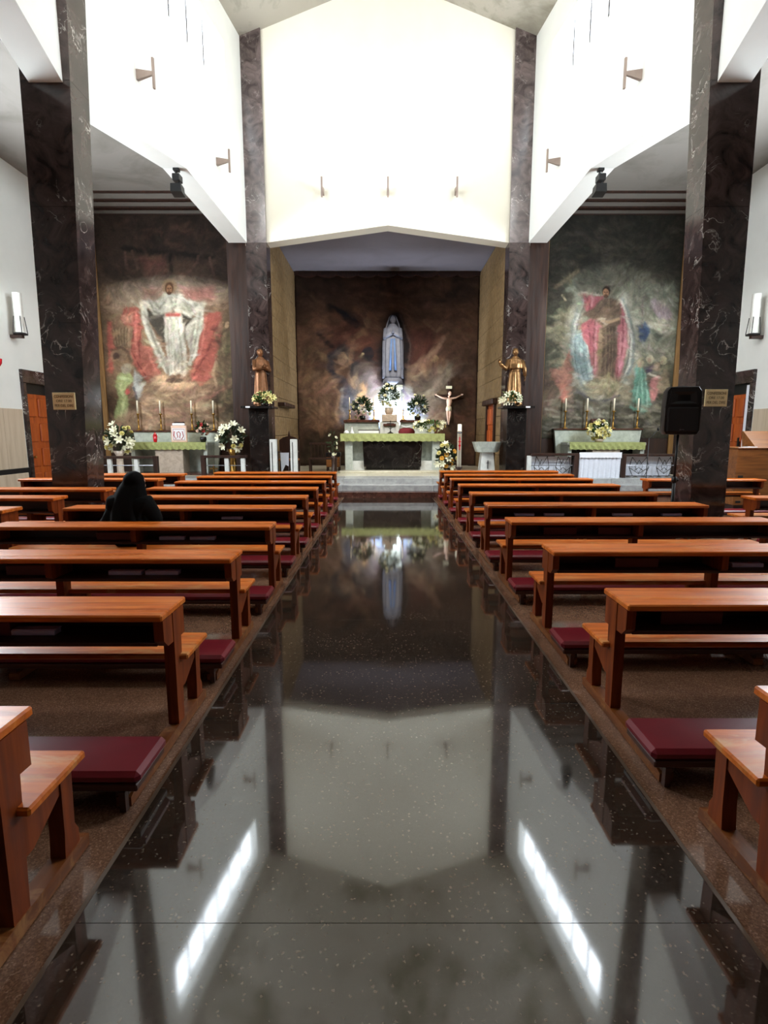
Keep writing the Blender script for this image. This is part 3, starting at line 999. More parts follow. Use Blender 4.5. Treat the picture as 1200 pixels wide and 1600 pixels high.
# cloak
PK = (178, 70, 86)
cv.poly([(355, 590), (420, 610), (500, 606), (520, 700), (490, 760), (480, 930), (450, 1180), (425, 1100), (400, 960), (350, 880), (345, 820), (420, 760), (370, 700)], (168, 58, 72), 5, 1, 5)
cv.poly([(620, 640), (660, 720), (680, 860), (660, 1020), (620, 1200), (580, 1210), (600, 900), (612, 780)], PK, 5, 1, 4)
cv.poly([(480, 1000), (420, 1000), (440, 1180), (500, 1190)], (188, 100, 96), 10, .7)
for p in ([(380, 610), (410, 680), (400, 720)], [(450, 780), (440, 900), (440, 1080)], [(400, 820), (420, 940)], [(650, 760), (640, 950), (600, 1180)]):
    cv.line(p, 6, (112, 32, 48), .7)
for p in ([(460, 780), (455, 920), (450, 1100)], [(430, 620), (420, 680)], [(665, 800), (655, 960), (620, 1140)], [(630, 860), (615, 1100)]):
    cv.line(p, 8, (214, 118, 128), .6)
cv.line([(350, 585), (430, 600), (490, 605)], 6, (190, 176, 150), .8)
cv.line([(610, 640), (655, 690), (682, 800), (680, 930)], 6, (196, 176, 160), .7)
# brown habit
BR = (104, 78, 54)
cv.poly([(480, 640), (540, 620), (620, 650), (640, 720), (630, 800), (600, 820), (605, 960), (590, 1190), (480, 1190), (470, 1000), (490, 860), (485, 800), (400, 760), (350, 740), (430, 700)], BR, 4, 1, 3)
cv.poly([(485, 810), (520, 810), (500, 1000), (490, 1190), (470, 1190), (465, 1000)], (146, 116, 66), 6, .7)
for x0, x1 in ((510, 500), (540, 535), (565, 560), (585, 578)):
    cv.line([(x0, 830), ((x0 + x1) / 2, 1000), (x1, 1180)], 9, (66, 48, 34), .6, .95)
    cv.line([(x0 - 12, 830), ((x0 + x1) / 2 - 12, 1000), (x1 - 12, 1180)], 4, (140, 108, 74), .5, .95)
cv.line([(540, 640), (550, 720)], 5, (132, 104, 72), .7)
cv.line([(490, 770), (540, 790), (615, 765)], 11, (152, 124, 92), .9)
cv.line([(500, 775), (530, 800)], 10, (170, 150, 130), .9)
cv.disc(526, 575, 28, 36, (44, 32, 24), 1)
cv.disc(524, 588, 22, 30, (134, 100, 74), 1)
cv.disc(524, 610, 17, 14, (58, 42, 32), .9)
cv.line([(512, 582), (520, 582)], 3, (40, 28, 22), .9)
cv.line([(529, 582), (537, 582)], 3, (40, 28, 22), .9)
cv.line([(525, 586), (524, 598)], 2.5, (104, 74, 54), .9)
# cloud at the feet
cv.poly([(380, 1220), (470, 1180), (600, 1190), (640, 1260), (560, 1330), (430, 1330)], (150, 136, 92), 14, .9, 10)
cv.dabs(50, (380, 1190, 620, 1320), [(190, 176, 120), (112, 100, 66), (160, 132, 76)], (30, 100), (4, 9), (-.5, .5), .6)
cv.line([(330, 1270), (420, 1340), (520, 1350), (620, 1310)], 9, (74, 72, 84), .8)
# bystanders
cv.poly([(130, 1110), (220, 1120), (270, 980), (290, 1090), (300, 1200), (250, 1350), (215, 1360), (190, 1240), (140, 1170)], (168, 98, 68), 7, .95, 8)
cv.poly([(205, 1230), (250, 1230), (250, 1350), (215, 1360)], (196, 96, 62), 6, .8)
cv.poly([(80, 1180), (140, 1160), (180, 1240), (190, 1450), (70, 1460), (60, 1300)], (110, 82, 62), 14, .8, 8)
cv.poly([(250, 1350), (300, 1200), (300, 1460), (250, 1480)], (150, 116, 90), 8, .7)
cv.poly([(715, 1110), (770, 1090), (800, 1200), (850, 1370), (820, 1420), (760, 1440), (690, 1390), (720, 1230)], (88, 166, 138), 5, 1, 5)
for p in ([(750, 1120), (730, 1260), (720, 1390)], [(775, 1140), (800, 1300), (800, 1410)], [(755, 1180), (765, 1300), (760, 1420)]):
    cv.line(p, 9, (60, 120, 102), .6, .95)
    cv.line([(x + 14, y) for x, y in p], 5, (136, 200, 176), .6)
cv.poly([(830, 1190), (900, 1160), (920, 1200), (880, 1300), (850, 1370), (830, 1290)], (200, 100, 98), 5, 1, 5)
cv.poly([(900, 1180), (950, 1090), (980, 1300), (900, 1290), (880, 1240)], (152, 130, 88), 8, .9, 6)
cv.poly([(790, 1110), (860, 1080), (850, 1130), (800, 1160)], (72, 52, 84), 4, .95, 4)
for x, y, c in ((760, 1075, (168, 150, 104)), (830, 1050, (186, 172, 128)), (925, 1060, (190, 174, 124)), (880, 1100, (150, 122, 86))):
    cv.disc(x, y, 26, 30, c, .9)
    cv.disc(x - 4, y + 6, 14, 18, (170, 134, 100), .9)
cv.line([(820, 1150), (880, 1170), (910, 1180)], 8, (206, 190, 160), .8)
cv.poly([(755, 820), (800, 780), (840, 830), (810, 900), (780, 935), (760, 900)], (44, 76, 122), 4, 1, 4)
cv.poly([(800, 780), (880, 800), (940, 780), (900, 880), (840, 840)], (176, 170, 138), 5, .9, 4)
cv.poly([(830, 820), (880, 930), (930, 880), (900, 860)], (66, 74, 60), 5, .9, 4)
cv.poly([(850, 620), (960, 700), (1000, 740), (960, 780), (880, 740), (830, 680)], (150, 124, 132), 6, .9, 5)
cv.line([(780, 640), (775, 820)], 6, (120, 92, 92), .7)
cv.poly([(640, 1260), (700, 1240), (690, 1380), (620, 1380)], (166, 146, 108), 12, .7, 8)
# ground strokes
cv.dabs(130, (70, 1340, 860, 1590), [(150, 140, 110), (104, 96, 72), (82, 76, 58), (170, 160, 132), (110, 104, 92)], (60, 220), (4, 9), (-.15, .2), .5)
cv.paintery(12, .56, 5200, 30, 6)
cv.disc(526, 577, 27, 35, (42, 31, 24), .95)
cv.disc(524, 588, 21, 29, (140, 106, 82), .95)
cv.disc(524, 610, 16, 12, (60, 44, 34), .8)
for x in (516, 533):
    cv.line([(x - 3, 583), (x + 3, 583)], 3, (40, 28, 22), .9)
cv.line([(525, 586), (524, 599)], 2.5, (100, 72, 54), .8)
cv.line([(500, 780), (540, 792), (612, 768)], 9, (160, 134, 104), .6)
cv.mottle(.28, 8, 8)
mu = panel('wall_painting', '', cv, 4.9, 8.98, 1.5, 8.15, 16.95)
frame_for(mu, 4.9, 8.98, .44, 8.15, 16.95, M['tan_frame'])
tag(mu, 'right chapel wall painting of a brown-robed figure in a rose cloak', 'painting')


# ---- end wall of the chancel: dark rocky scene with winged shapes
def ca(u, v):
    px = 466.3 + 6.7 * v + u * (277.4 - 13.6 * v)
    return (px - 460) * 4.138, (427.3 + 281 * v - 400) * 4.138


cv = Canvas(280, 300, ca, (66, 44, 30), 21)
cv.put(cv.noise(50, 40), (112, 74, 48), .8)
cv.poly([(0, 0), (1200, 0), (1200, 330), (800, 300), (400, 250), (0, 330)], (34, 22, 14), 60, .8)
cv.dabs(70, (60, 150, 1150, 380), [(62, 40, 26), (40, 26, 18), (84, 54, 34)], (90, 320), (6, 16), (-.2, .25), .4)
cv.poly([(60, 560), (250, 560), (320, 760), (310, 1060), (60, 1140)], (98, 68, 44), 30, .9, 14)
cv.dabs(140, (70, 560, 320, 1130), [(128, 92, 60), (84, 58, 38), (150, 112, 76), (70, 48, 34)], (30, 130), (4, 10), (1.2, 1.9), .4)
cv.poly([(260, 380), (420, 400), (560, 480), (560, 700), (420, 640), (260, 560)], (74, 34, 24), 30, .8, 12)
cv.poly([(700, 420), (880, 420), (930, 560), (800, 660), (740, 700)], (74, 32, 26), 26, .8, 12)
cv.line([(240, 290), (330, 340), (400, 400)], 22, (16, 12, 14), .9)
cv.line([(330, 330), (390, 350), (410, 400)], 16, (20, 18, 24), .9)
cv.line([(180, 470), (240, 520), (270, 540)], 14, (16, 14, 16), .9)
cv.line([(410, 470), (450, 440), (480, 380)], 16, (118, 88, 58), .7)
cv.poly([(340, 440), (400, 500), (420, 560), (380, 560), (330, 480)], (110, 70, 48), 10, .8)
cv.line([(300, 570), (250, 600), (250, 660), (290, 710), (340, 740)], 18, (46, 46, 56), .9)
cv.disc(345, 590, 62, 50, (84, 72, 62), .9)
cv.disc(330, 610, 32, 36, (140, 108, 80), .9)
cv.disc(335, 550, 40, 22, (36, 32, 34), .8)
cv.line([(300, 680), (340, 660), (380, 640), (395, 500)], 12, (140, 104, 72), .7)
cv.poly([(390, 660), (440, 610), (520, 650), (540, 760), (540, 940), (400, 940), (380, 780)], (104, 92, 86), 14, .95, 10)
cv.line([(385, 720), (400, 650), (460, 610), (530, 640)], 10, (46, 42, 46), .9)
cv.disc(480, 580, 38, 48, (22, 24, 34), .9)
cv.line([(440, 600), (450, 580)], 6, (206, 180, 130), .8)
cv.poly([(320, 780), (400, 760), (410, 860), (340, 1020), (310, 1040), (310, 880)], (78, 80, 92), 14, .9, 8)
cv.line([(330, 790), (320, 900), (340, 1000)], 9, (150, 140, 130), .6)
cv.line([(280, 780), (310, 820), (290, 930), (300, 1040)], 10, (164, 124, 86), .7)
cv.disc(410, 760, 26, 40, (160, 128, 96), .8)
cv.line([(450, 780), (460, 820), (430, 840)], 12, (196, 150, 92), .8)
cv.poly([(420, 830), (460, 860), (510, 900), (480, 930), (420, 900)], (206, 150, 84), 8, .9, 5)
cv.poly([(480, 700), (560, 720), (560, 900), (480, 880)], (150, 136, 140), 16, .7, 8)
# niche
t_ = np.linspace(0, 2 * PI, 40)
cv.poly([(650 + 112 * math.cos(a), 600 + 275 * math.sin(a)) for a in t_], (20, 17, 22), 14, .95)
cv.line([(650 + 100 * math.cos(a), 600 + 262 * math.sin(a)) for a in np.linspace(-1.2, 1.2, 20)], 6, (84, 66, 58), .7)
# rocks at the right
cv.line([(940, 500), (900, 570), (850, 610)], 11, (150, 112, 84), .8)
cv.line([(850, 610), (800, 650), (760, 700), (740, 760)], 20, (126, 98, 78), .8)
cv.disc(895, 615, 22, 20, (176, 140, 92), .8)
cv.disc(830, 660, 26, 34, (140, 104, 78), .8)
cv.line([(905, 670), (970, 660)], 8, (156, 118, 76), .8)
cv.poly([(770, 740), (980, 660), (1000, 760), (960, 880), (860, 960), (760, 900)], (112, 96, 78), 20, .9, 12)
cv.dabs(90, (760, 680, 1000, 1040), [(150, 130, 104), (90, 74, 58), (128, 112, 96), (60, 50, 44)], (60, 180), (4, 11), (-.9, -.4), .5)
cv.line([(760, 755), (820, 745), (880, 690)], 10, (40, 28, 34), .8)
cv.line([(830, 385), (900, 460), (940, 410)], 7, (120, 92, 62), .5)
cv.line([(900, 460), (930, 440)], 8, (130, 104, 78), .7)
cv.poly([(1000, 560), (1180, 560), (1180, 1241), (980, 1241)], (66, 44, 30), 30, .8, 12)
cv.dabs(80, (990, 700, 1160, 1240), [(86, 56, 38), (54, 36, 26), (104, 70, 46)], (40, 150), (4, 10), (1.3, 1.8), .4)
# pale flowers and the strip lamp's blue glow painted below the niche
cv.poly([(500, 900), (760, 880), (780, 1060), (470, 1060)], (150, 172, 206), 18, .95, 6)
cv.poly([(560, 790), (740, 790), (760, 900), (540, 900)], (176, 172, 168), 20, .9, 10)
cv.dabs(60, (550, 790, 750, 900), [(214, 212, 204), (150, 150, 140), (190, 176, 186), (120, 130, 110)], (8, 26), (4, 8), (0, 3), .7)
cv.dabs(30, (480, 950, 760, 1050), [(120, 160, 214), (200, 214, 232), (96, 140, 200)], (50, 140), (4, 7), (-.06, .06), .6)
cv.line([(700, 800), (730, 870), (700, 900)], 10, (128, 112, 148), .7)
cv.poly([(60, 1120), (340, 1060), (340, 1260), (60, 1300)], (44, 32, 22), 24, .85, 10)
cv.dabs(50, (70, 1090, 340, 1250), [(84, 66, 44), (40, 30, 22), (64, 52, 36)], (60, 200), (4, 9), (-.3, .2), .5)
cv.paintery(22, .8, 2600, 46, 9)
cv.mottle(.3, 8, 8)
mu = panel('wall_painting', '', cv, -3.32, 3.32, .5, 7.3, 19.98, .03)
tag(mu, 'chancel end wall painting of a dark rocky scene with winged shapes, behind the high altar', 'painting')

# ================================================================== PEWS
def make_pew(name, L, frames, h=1.0):
    """origin on the floor at the line of the rear posts, middle of the length; the seat looks towards +y"""
    t = empty(name, (0, 0, 0))
    a = L / 2
    b = MB().cbox(-a, a, -.17, .165, .712 * h, .75 * h, .008)
    b.build('book_ledge', M['pew'], t)
    MB().cbox(-a + .05, a - .05, -.13, .12, .562 * h, .585 * h, .004).build('shelf_board', M['pew_dark'], t)
    MB().cbox(-a + .05, a - .05, .115, .14, .545 * h, .712 * h, .004).build('back_panel', M['pew_dark'], t)
    MB().cbox(-a - .045, a + .045, .03, .365, .415, .45, .008).build('seat', M['pew_seat'], t)
    MB().cbox(-a + .06, a - .06, .30, .325, .345, .415, .004).build('seat_apron', M['pew_dark'], t)
    for fx in frames:
        e = .030
        # rear post, slightly swept back, and the side board of the shelf
        p = MB().hexa([(fx - e, -.035, .05), (fx + e, -.035, .05), (fx + e, .045, .05), (fx - e, .045, .05),
                       (fx - e, -.03, .715 * h), (fx + e, -.03, .715 * h), (fx + e, .075, .715 * h), (fx - e, .075, .715 * h)])
        p.build('rear_post', M['pew_post'], t)
        MB().prism([(-.15, .712 * h), (-.15, .60 * h), (-.10, .555 * h), (.13, .545 * h), (.13, .712 * h)], fx - .026, fx + .026, 'x').build('shelf_side', M['pew_post'], t)
        MB().prism([(.25, .05), (.345, .05), (.345, .12), (.325, .16), (.335, .415), (.265, .415), (.26, .16)], fx - e, fx + e, 'x').build('front_leg', M['pew_post'], t)
        MB().prism([(.04, .415), (.335, .415), (.335, .37), (.10, .24), (.045, .24)], fx - .024, fx + .024, 'x').build('seat_bracket', M['pew_post'], t)
        MB().prism([(-.62, 0), (.40, 0), (.40, .05), (.36, .062), (-.56, .062), (-.62, .045)], fx - .035, fx + .035, 'x').build('floor_rail', M['pew_rail'], t)
    # kneeler
    kn = MB().cbox(-a - .055, a + .055, -.66, -.36, .10, .135, .006).build('kneeler_board', M['pew_dark'], t)
    MB().cbox(-a - .07, a + .07, -.665, -.355, .135, .195, .02).build('kneeler_pad', M['vinyl'], t, 30)
    for fx in frames:
        MB().cbox(fx - .03, fx + .03, -.63, -.42, .06, .10, .004).build('kneeler_block', M['pew_dark'], t)
    MB().box(-a + .0, -a + .03, -.66, -.63, 0, .10).build('kneeler_foot', M['pew_dark'], t)
    MB().box(a - .03, a - .0, -.66, -.63, 0, .10).build('kneeler_foot', M['pew_dark'], t)
    return t


ORD = ['first', 'second', 'third', 'fourth', 'fifth', 'sixth', 'seventh', 'eighth', 'ninth', 'tenth']
LY = [1.56, 2.80, 4.04, 5.40, 6.70, 7.83, 9.03, 10.25, 11.45, 12.60]
RY = [1.71, 2.97, 4.28, 5.70, 6.98, 8.28, 9.60, 10.85, 11.95, 13.03]
LEN = 2.9
proto_l = make_pew('church_pew', LEN, (-1.42, .05, 1.42))
proto_r = make_pew('church_pew', LEN, (-1.42, -.05, 1.42))
extra = {('l', 0): 'of which only the aisle end is in view', ('r', 0): 'of which only the seat end is in view',
         ('l', 1): 'with one lavender booklet on its shelf', ('l', 2): 'with two lavender booklets and a long worn ledge',
         ('l', 3): 'on whose seat the veiled person sits', ('r', 1): 'with dark red books on its shelf', ('r', 2): 'with one lavender booklet',
         ('r', 4): 'with four pale booklets, its end beside the near pillar'}
for side, proto, ys in (('l', proto_l, LY), ('r', proto_r, RY)):
    for i, y in enumerate(ys):
        o = proto if i == 0 else copy_tree(proto)
        o.location = (((-2.69 if i else -2.76) if side == 'l' else (2.73 if i else 2.78)), y, 0)
        ex = extra.get((side, i), '')
        if i == 9: ex = 'the last before the chancel steps'
        wh = 'left' if side == 'l' else 'right'
        if ex: lb = '%s pew %s of the aisle, %s' % (ORD[i], wh, ex)
        else: lb = '%s varnished wooden pew from the camera, %s of the aisle' % (ORD[i], wh)
        tag(o, lb, 'pew', 'pews %s of the aisle' % wh)

# pews of the side aisles
p0 = make_pew('aisle_pew', 2.6, (-1.235, 0, 1.235), 1.12)
for i, y in enumerate((5.93, 7.02, 8.10, 9.82, 10.92)):
    o = p0 if i == 0 else copy_tree(p0)
    o.location = (-5.62 - (.12 if i == 1 else 0), y, 0)
    if i > 2: o.location.x = -5.55
    tag(o, '%s wooden pew in the left side aisle%s' % (ORD[i], (', its end post at the photo edge', ', ending left of the veiled person', ', passing in front of the near pillar', ', just beyond the near pillar', ', farthest, before the left rail')[i]),
        'pew', 'pews in the left side aisle')
p1 = make_pew('aisle_pew', 2.4, (-1.135, 0, 1.135), 1.0)
for i, (x, y, lb) in enumerate(((6.52, 7.75, 'short wooden pew in the right side aisle, before the wooden cabinet'), (6.42, 10.72, 'wooden pew in the right side aisle, behind the black loudspeaker'))):
    o = p1 if i == 0 else copy_tree(p1)
    o.location = (x, y, 0)
    tag(o, lb, 'pew', 'pews in the right side aisle')


# books on the shelves of the pews
def make_booklet(w, d, h, cover, pages, name='booklet'):
    t = empty(name, (0, 0, 0))
    MB().cbox(-w / 2, w / 2, -d / 2, d / 2, 0, h, .002).build('pages', M[pages], t)
    MB().box(-w / 2 - .003, w / 2 + .003, -d / 2 + .006, d / 2 + .003, h, h + .004).build('cover', M[cover], t)
    return t


bk = make_booklet(.26, .06, .028, 'booklet', 'booklet')
first = True
for x, y, lb in ((-2.03, LY[1], 'lavender booklet on the shelf of the second pew, left of the aisle'),
                 (-1.83, LY[2], 'lavender booklet nearer the aisle end on the third left pew shelf'),
                 (-2.12, LY[2], 'lavender booklet farther from the aisle on the third left pew shelf'),
                 (-1.98, LY[3], 'thin booklet nearer the aisle on the shelf before the veiled person'),
                 (-2.30, LY[3], 'thin booklet farther from the aisle on the shelf before the veiled person'),
                 (-2.05, LY[4], 'pale booklet on the fifth left pew shelf, just right of the veiled person'),
                 (2.95, RY[2], 'lavender booklet on the third pew shelf, right of the aisle'),
                 (1.80, RY[4], 'pale booklet nearest the aisle on the fifth right pew shelf'),
                 (2.20, RY[4], 'pale booklet second from the aisle on the fifth right pew shelf'),
                 (3.12, RY[4], 'pale booklet third from the aisle on the fifth right pew shelf'),
                 (3.78, RY[4], 'pale booklet near the pillar end of the fifth right pew shelf')):
    o = bk if first else copy_tree(bk)
    first = False
    o.location = (x, y + .0, .5862)
    tag(o, lb, 'booklet', 'booklets on the pew shelves')
hb = make_booklet(.36, .13, .075, 'hymnal', 'hymnal', 'hymn_book')
first = True
for x, y, lb in ((-2.32, LY[1], 'dark red book on the second left pew shelf, at the photo edge'),
                 (-2.87, LY[2], 'dark red book on the third left pew shelf, left of the booklets'),
                 (-2.90, LY[3], 'dark red book on the fourth left pew shelf, left of the booklets'),
                 (1.72, RY[1], 'dark red book nearest the aisle on the second right pew shelf'),
                 (2.42, RY[1], 'dark red book on the second right pew shelf, at the photo edge'),
                 (2.02, RY[2], 'dark red book on the third right pew shelf'),
                 (1.85, RY[3], 'dark red book nearest the aisle on the fourth right pew shelf'),
                 (2.45, RY[3], 'dark red book second from the aisle on the fourth right pew shelf')):
    o = hb if first else copy_tree(hb)
    first = False
    o.location = (x, y + .03, .5862)
    tag(o, lb, 'book', 'dark red books on the pew shelves')


# ================================================================== FIGURES
def head_mb(c, r, turn=0.0, tilt=0.0, n=28, m=20):
    """a head with brow, eye sockets, nose, mouth, chin and ears; looks along -y before turning"""
    rot = Matrix.Rotation(turn, 3, 'Z') @ Matrix.Rotation(tilt, 3, 'X')
    rings = []
    g = lambda x, z, cx, cz, s: math.exp(-((x - cx) ** 2 + (z - cz) ** 2) / (s * s))
    for i in range(1, m):
        a = PI * i / m
        ring = []
        for k in range(n):
            p = 2 * PI * k / n
            x, y, z = math.sin(a) * math.sin(p), -math.sin(a) * math.cos(p), -math.cos(a)
            f = max(0, -y)
            rx = .80 - .16 * max(0, -z) ** 1.5 - (.05 if z > 0.6 else 0)
            X, Y, Z = x * rx, y * .93, z * 1.12
            if y < 0:
                d = .24 * g(x, z, 0, -.12, .13) + .12 * g(x, z, 0, .05, .10)
                d -= .10 * (g(x, z, -.36, .10, .16) + g(x, z, .36, .10, .16))
                d += .05 * (g(x, z, -.36, .10, .07) + g(x, z, .36, .10, .07))
                d += .06 * g(x, z, 0, .28, .4) + .07 * (g(x, z, 0, -.42, .12)) - .04 * g(x, z, 0, -.48, .05) + .09 * g(x, z, 0, -.75, .16)
                Y -= d * f
            else:
                Y += .06
            e = g(y, z, .05, 0, .16)
            X += (.14 if x > 0 else -.14) * e * (abs(x) > .8)
            ring.append(Vector(c) + rot @ (Vector((X, Y, Z)) * r))
        rings.append(ring)
    return MB().loft(rings)


def hand_mb(b, wrist, d, palm_n, s=1.0, curl=.5, side=1, n=6):
    """palm and five separate bent fingers; d points along the hand, palm_n out of the palm"""
    d = Vector(d).normalized()
    nn = Vector(palm_n)
    nn = (nn - d * nn.dot(d)).normalized()
    w = d.cross(nn) * side
    P = Vector(wrist)
    rings = []
    for t, ww, th in ((0, .024, .018), (.03, .032, .017), (.06, .040, .015), (.09, .039, .012)):
        rings.append([P + d * t * s + (w * math.cos(2 * PI * k / 10) * ww + nn * math.sin(2 * PI * k / 10) * th) * s for k in range(10)])
    b.loft(rings)
    for k, (off, ln) in enumerate(((-.029, .062), (-.010, .076), (.010, .082), (.028, .074))):
        p = P + (d * .086 + w * off) * s
        pts = [p]
        ang = 0
        for seg in (.45, .32, .23):
            ang += curl * .75
            p = p + (d * math.cos(ang) + nn * math.sin(ang)) * ln * seg * s
            pts.append(p)
        b.tube(pts, [.0085 * s, .008 * s, .007 * s, .005 * s], n)
    p = P + (d * .03 + w * .032) * s
    b.tube([p, p + (d * .025 + w * .026 + nn * .01) * s, p + (d * .055 + w * .032 + nn * .022) * s], [.011 * s, .0095 * s, .006 * s], n)


def robe_rings(levels, folds=14, n=72, seed=0):
    """levels: (z, rx, ry, cx, cy, fold depth)"""
    r = random.Random(seed)
    ph = [r.uniform(0, 6.28) for _ in range(3)]
    rings = []
    for z, rx, ry, cx, cy, fd in levels:
        ring = []
        for k in range(n):
            a = 2 * PI * k / n
            q = 1 + fd * (.6 * math.cos(folds * a + ph[0] + z * .8) + .4 * math.cos((folds * .5 + 3) * a + ph[1]))
            ring.append((cx + rx * q * math.cos(a), cy + ry * q * math.sin(a), z))
        rings.append(ring)
    return rings


def smooth_levels(lv, k=4):
    out = []
    for a, b in zip(lv, lv[1:]):
        for i in range(k):
            t = i / k
            t2 = t * t * (3 - 2 * t)
            out.append(tuple(p + (q - p) * (t if j == 0 else t2) for j, (p, q) in enumerate(zip(a, b))))
    out.append(lv[-1])
    return out


# -------- the veiled person on the fourth left pew
def make_person():
    root = thing('person', 'person in a black veil and black coat sitting in a left pew, head turned right', 'person', (-2.90, 5.66, 0.45))
    # skeleton in local space: origin on the seat, facing +y
    J = dict(pelvis=(0, .06, .10), spine=(0, .08, .30), chest=(0, .12, .45), neck=(.005, .155, .58), skull=(.02, .18, .66),
             lhip=(-.09, .08, .09), lknee=(-.11, .45, .09), lank=(-.11, .36, -.36), lfoot=(-.12, .47, -.41),
             rhip=(.09, .08, .09), rknee=(.11, .45, .09), rank=(.11, .36, -.36), rfoot=(.12, .47, -.41),
             lsh=(-.17, .12, .47), lel=(-.23, .20, .24), lwr=(-.06, .36, .19), rsh=(.17, .12, .47), rel=(.23, .20, .24), rwr=(.07, .36, .19))
    R = dict(pelvis=.13, spine=.12, chest=.135, neck=.05, skull=.055, lhip=.085, rhip=.085, lknee=.055, rknee=.055, lank=.036, rank=.036,
             lfoot=.035, rfoot=.035, lsh=.06, rsh=.06, lel=.042, rel=.042, lwr=.026, rwr=.026)
    E_ = [('pelvis', 'spine'), ('spine', 'chest'), ('chest', 'neck'), ('neck', 'skull'), ('pelvis', 'lhip'), ('lhip', 'lknee'), ('lknee', 'lank'), ('lank', 'lfoot'),
          ('pelvis', 'rhip'), ('rhip', 'rknee'), ('rknee', 'rank'), ('rank', 'rfoot'), ('chest', 'lsh'), ('lsh', 'lel'), ('lel', 'lwr'), ('chest', 'rsh'), ('rsh', 'rel'), ('rel', 'rwr')]

    def skinned(J, R, edges, name, extra=None, vox=.009):
        ks = list(J)
        me = bpy.data.meshes.new(name)
        me.from_pydata([J[k] for k in ks], [(ks.index(a), ks.index(b)) for a, b in edges], [])
        o = bpy.data.objects.new(name, me)
        COL.objects.link(o)
        o.modifiers.new('skin', 'SKIN')
        for k, v in enumerate(ks):
            d = me.skin_vertices[0].data[k]
            d.radius = (R[v], R[v])
            d.use_root = (v == 'pelvis')
        ss = o.modifiers.new('sub', 'SUBSURF')
        ss.levels = 2
        dg = bpy.context.evaluated_depsgraph_get()
        m2 = bpy.data.meshes.new_from_object(o.evaluated_get(dg))
        bpy.data.objects.remove(o)
        if extra is not None:
            bm = bmesh.new()
            bm.from_mesh(m2)
            bm.from_mesh(extra)
            bm.to_mesh(m2)
            bm.free()
        o = bpy.data.objects.new(name, m2)
        COL.objects.link(o)
        rm = o.modifiers.new('fuse', 'REMESH')
        rm.mode = 'VOXEL'
        rm.voxel_size = vox
        dg = bpy.context.evaluated_depsgraph_get()
        m3 = bpy.data.meshes.new_from_object(o.evaluated_get(dg))
        bpy.data.objects.remove(o)
        m3.polygons.foreach_set('use_smooth', [True] * len(m3.polygons))
        m3.materials.clear()
        return m3
    hm = head_mb((.035, .185, .695), .105, math.radians(180 - 58), math.radians(20))
    hand_mb(hm, (-.06, .36, .19), (.8, .6, -.1), (0, -.2, 1), 1, .55, 1)
    hand_mb(hm, (.07, .36, .19), (-.8, .6, -.1), (0, -.2, 1), 1, .55, -1)
    body = link('body', skinned(J, R, E_, 'body', hm.mesh('x'), .006), M['skin'], root)
    # coat with sleeves and long skirt over body
    J2, R2 = dict(J), {k: v + .045 for k, v in R.items()}
    for k in ('neck', 'skull', 'lfoot', 'rfoot'):
        J2.pop(k); R2.pop(k)
    R2.update(chest=.18, pelvis=.165, spine=.165, lsh=.115, rsh=.115, lel=.105, rel=.105, lwr=.055, rwr=.055, lknee=.10, rknee=.10, lank=.09, rank=.09)
    J2['collar'] = (0, .14, .54); R2['collar'] = .07
    J2['lwr'] = (-.075, .345, .19); J2['rwr'] = (.085, .345, .19)
    E2 = [e for e in E_ if all(k in J2 for k in e)] + [('chest', 'collar')]
    link('coat', skinned(J2, R2, E2, 'coat', None, .012), M['habit'], root)
    # veil: falls from the crown over back and shoulders, open towards the face
    n, mrow = 40, 22
    yaw = math.radians(-58)
    rings = []
    for j in range(mrow):
        t = j / (mrow - 1)
        ring = []
        for k in range(n):
            a = (2 * k / (n - 1) - 1) * PI * (.74 if t < .2 else .74 - .16 * min(1, (t - .2) / .2))
            ang = a + yaw * (1 - t) - PI / 2          # centre of the sheet looks backwards
            if t < .32:
                q = t / .32
                rr = .122 * math.sin(min(1, q * 1.05) * PI / 2) + .004
                cx, cy, z = .035, .18, .70 + .122 * math.cos(q * PI / 2)
                X, Y = cx + rr * .95 * math.cos(ang), cy + rr * math.sin(ang)
            else:
                q = (t - .32) / .68
                rr = .122 + .13 * q ** .7
                f = 1 + (.05 + .05 * q) * math.cos(9 * a + .7) * q
                cx, cy, z = .035 * (1 - q) - .07 * q, .18 - .05 * q, .70 - .44 * q
                X, Y = cx + rr * f * 1.05 * math.cos(ang), cy + rr * f * .86 * math.sin(ang)
            ring.append((X, Y, z))
        rings.append(ring)
    v = MB().loft(rings, False, False)
    vo = v.build('veil', M['habit'], root, True)
    so = vo.modifiers.new('cloth', 'SOLIDIFY')
    so.thickness = .008
    return root


make_person()


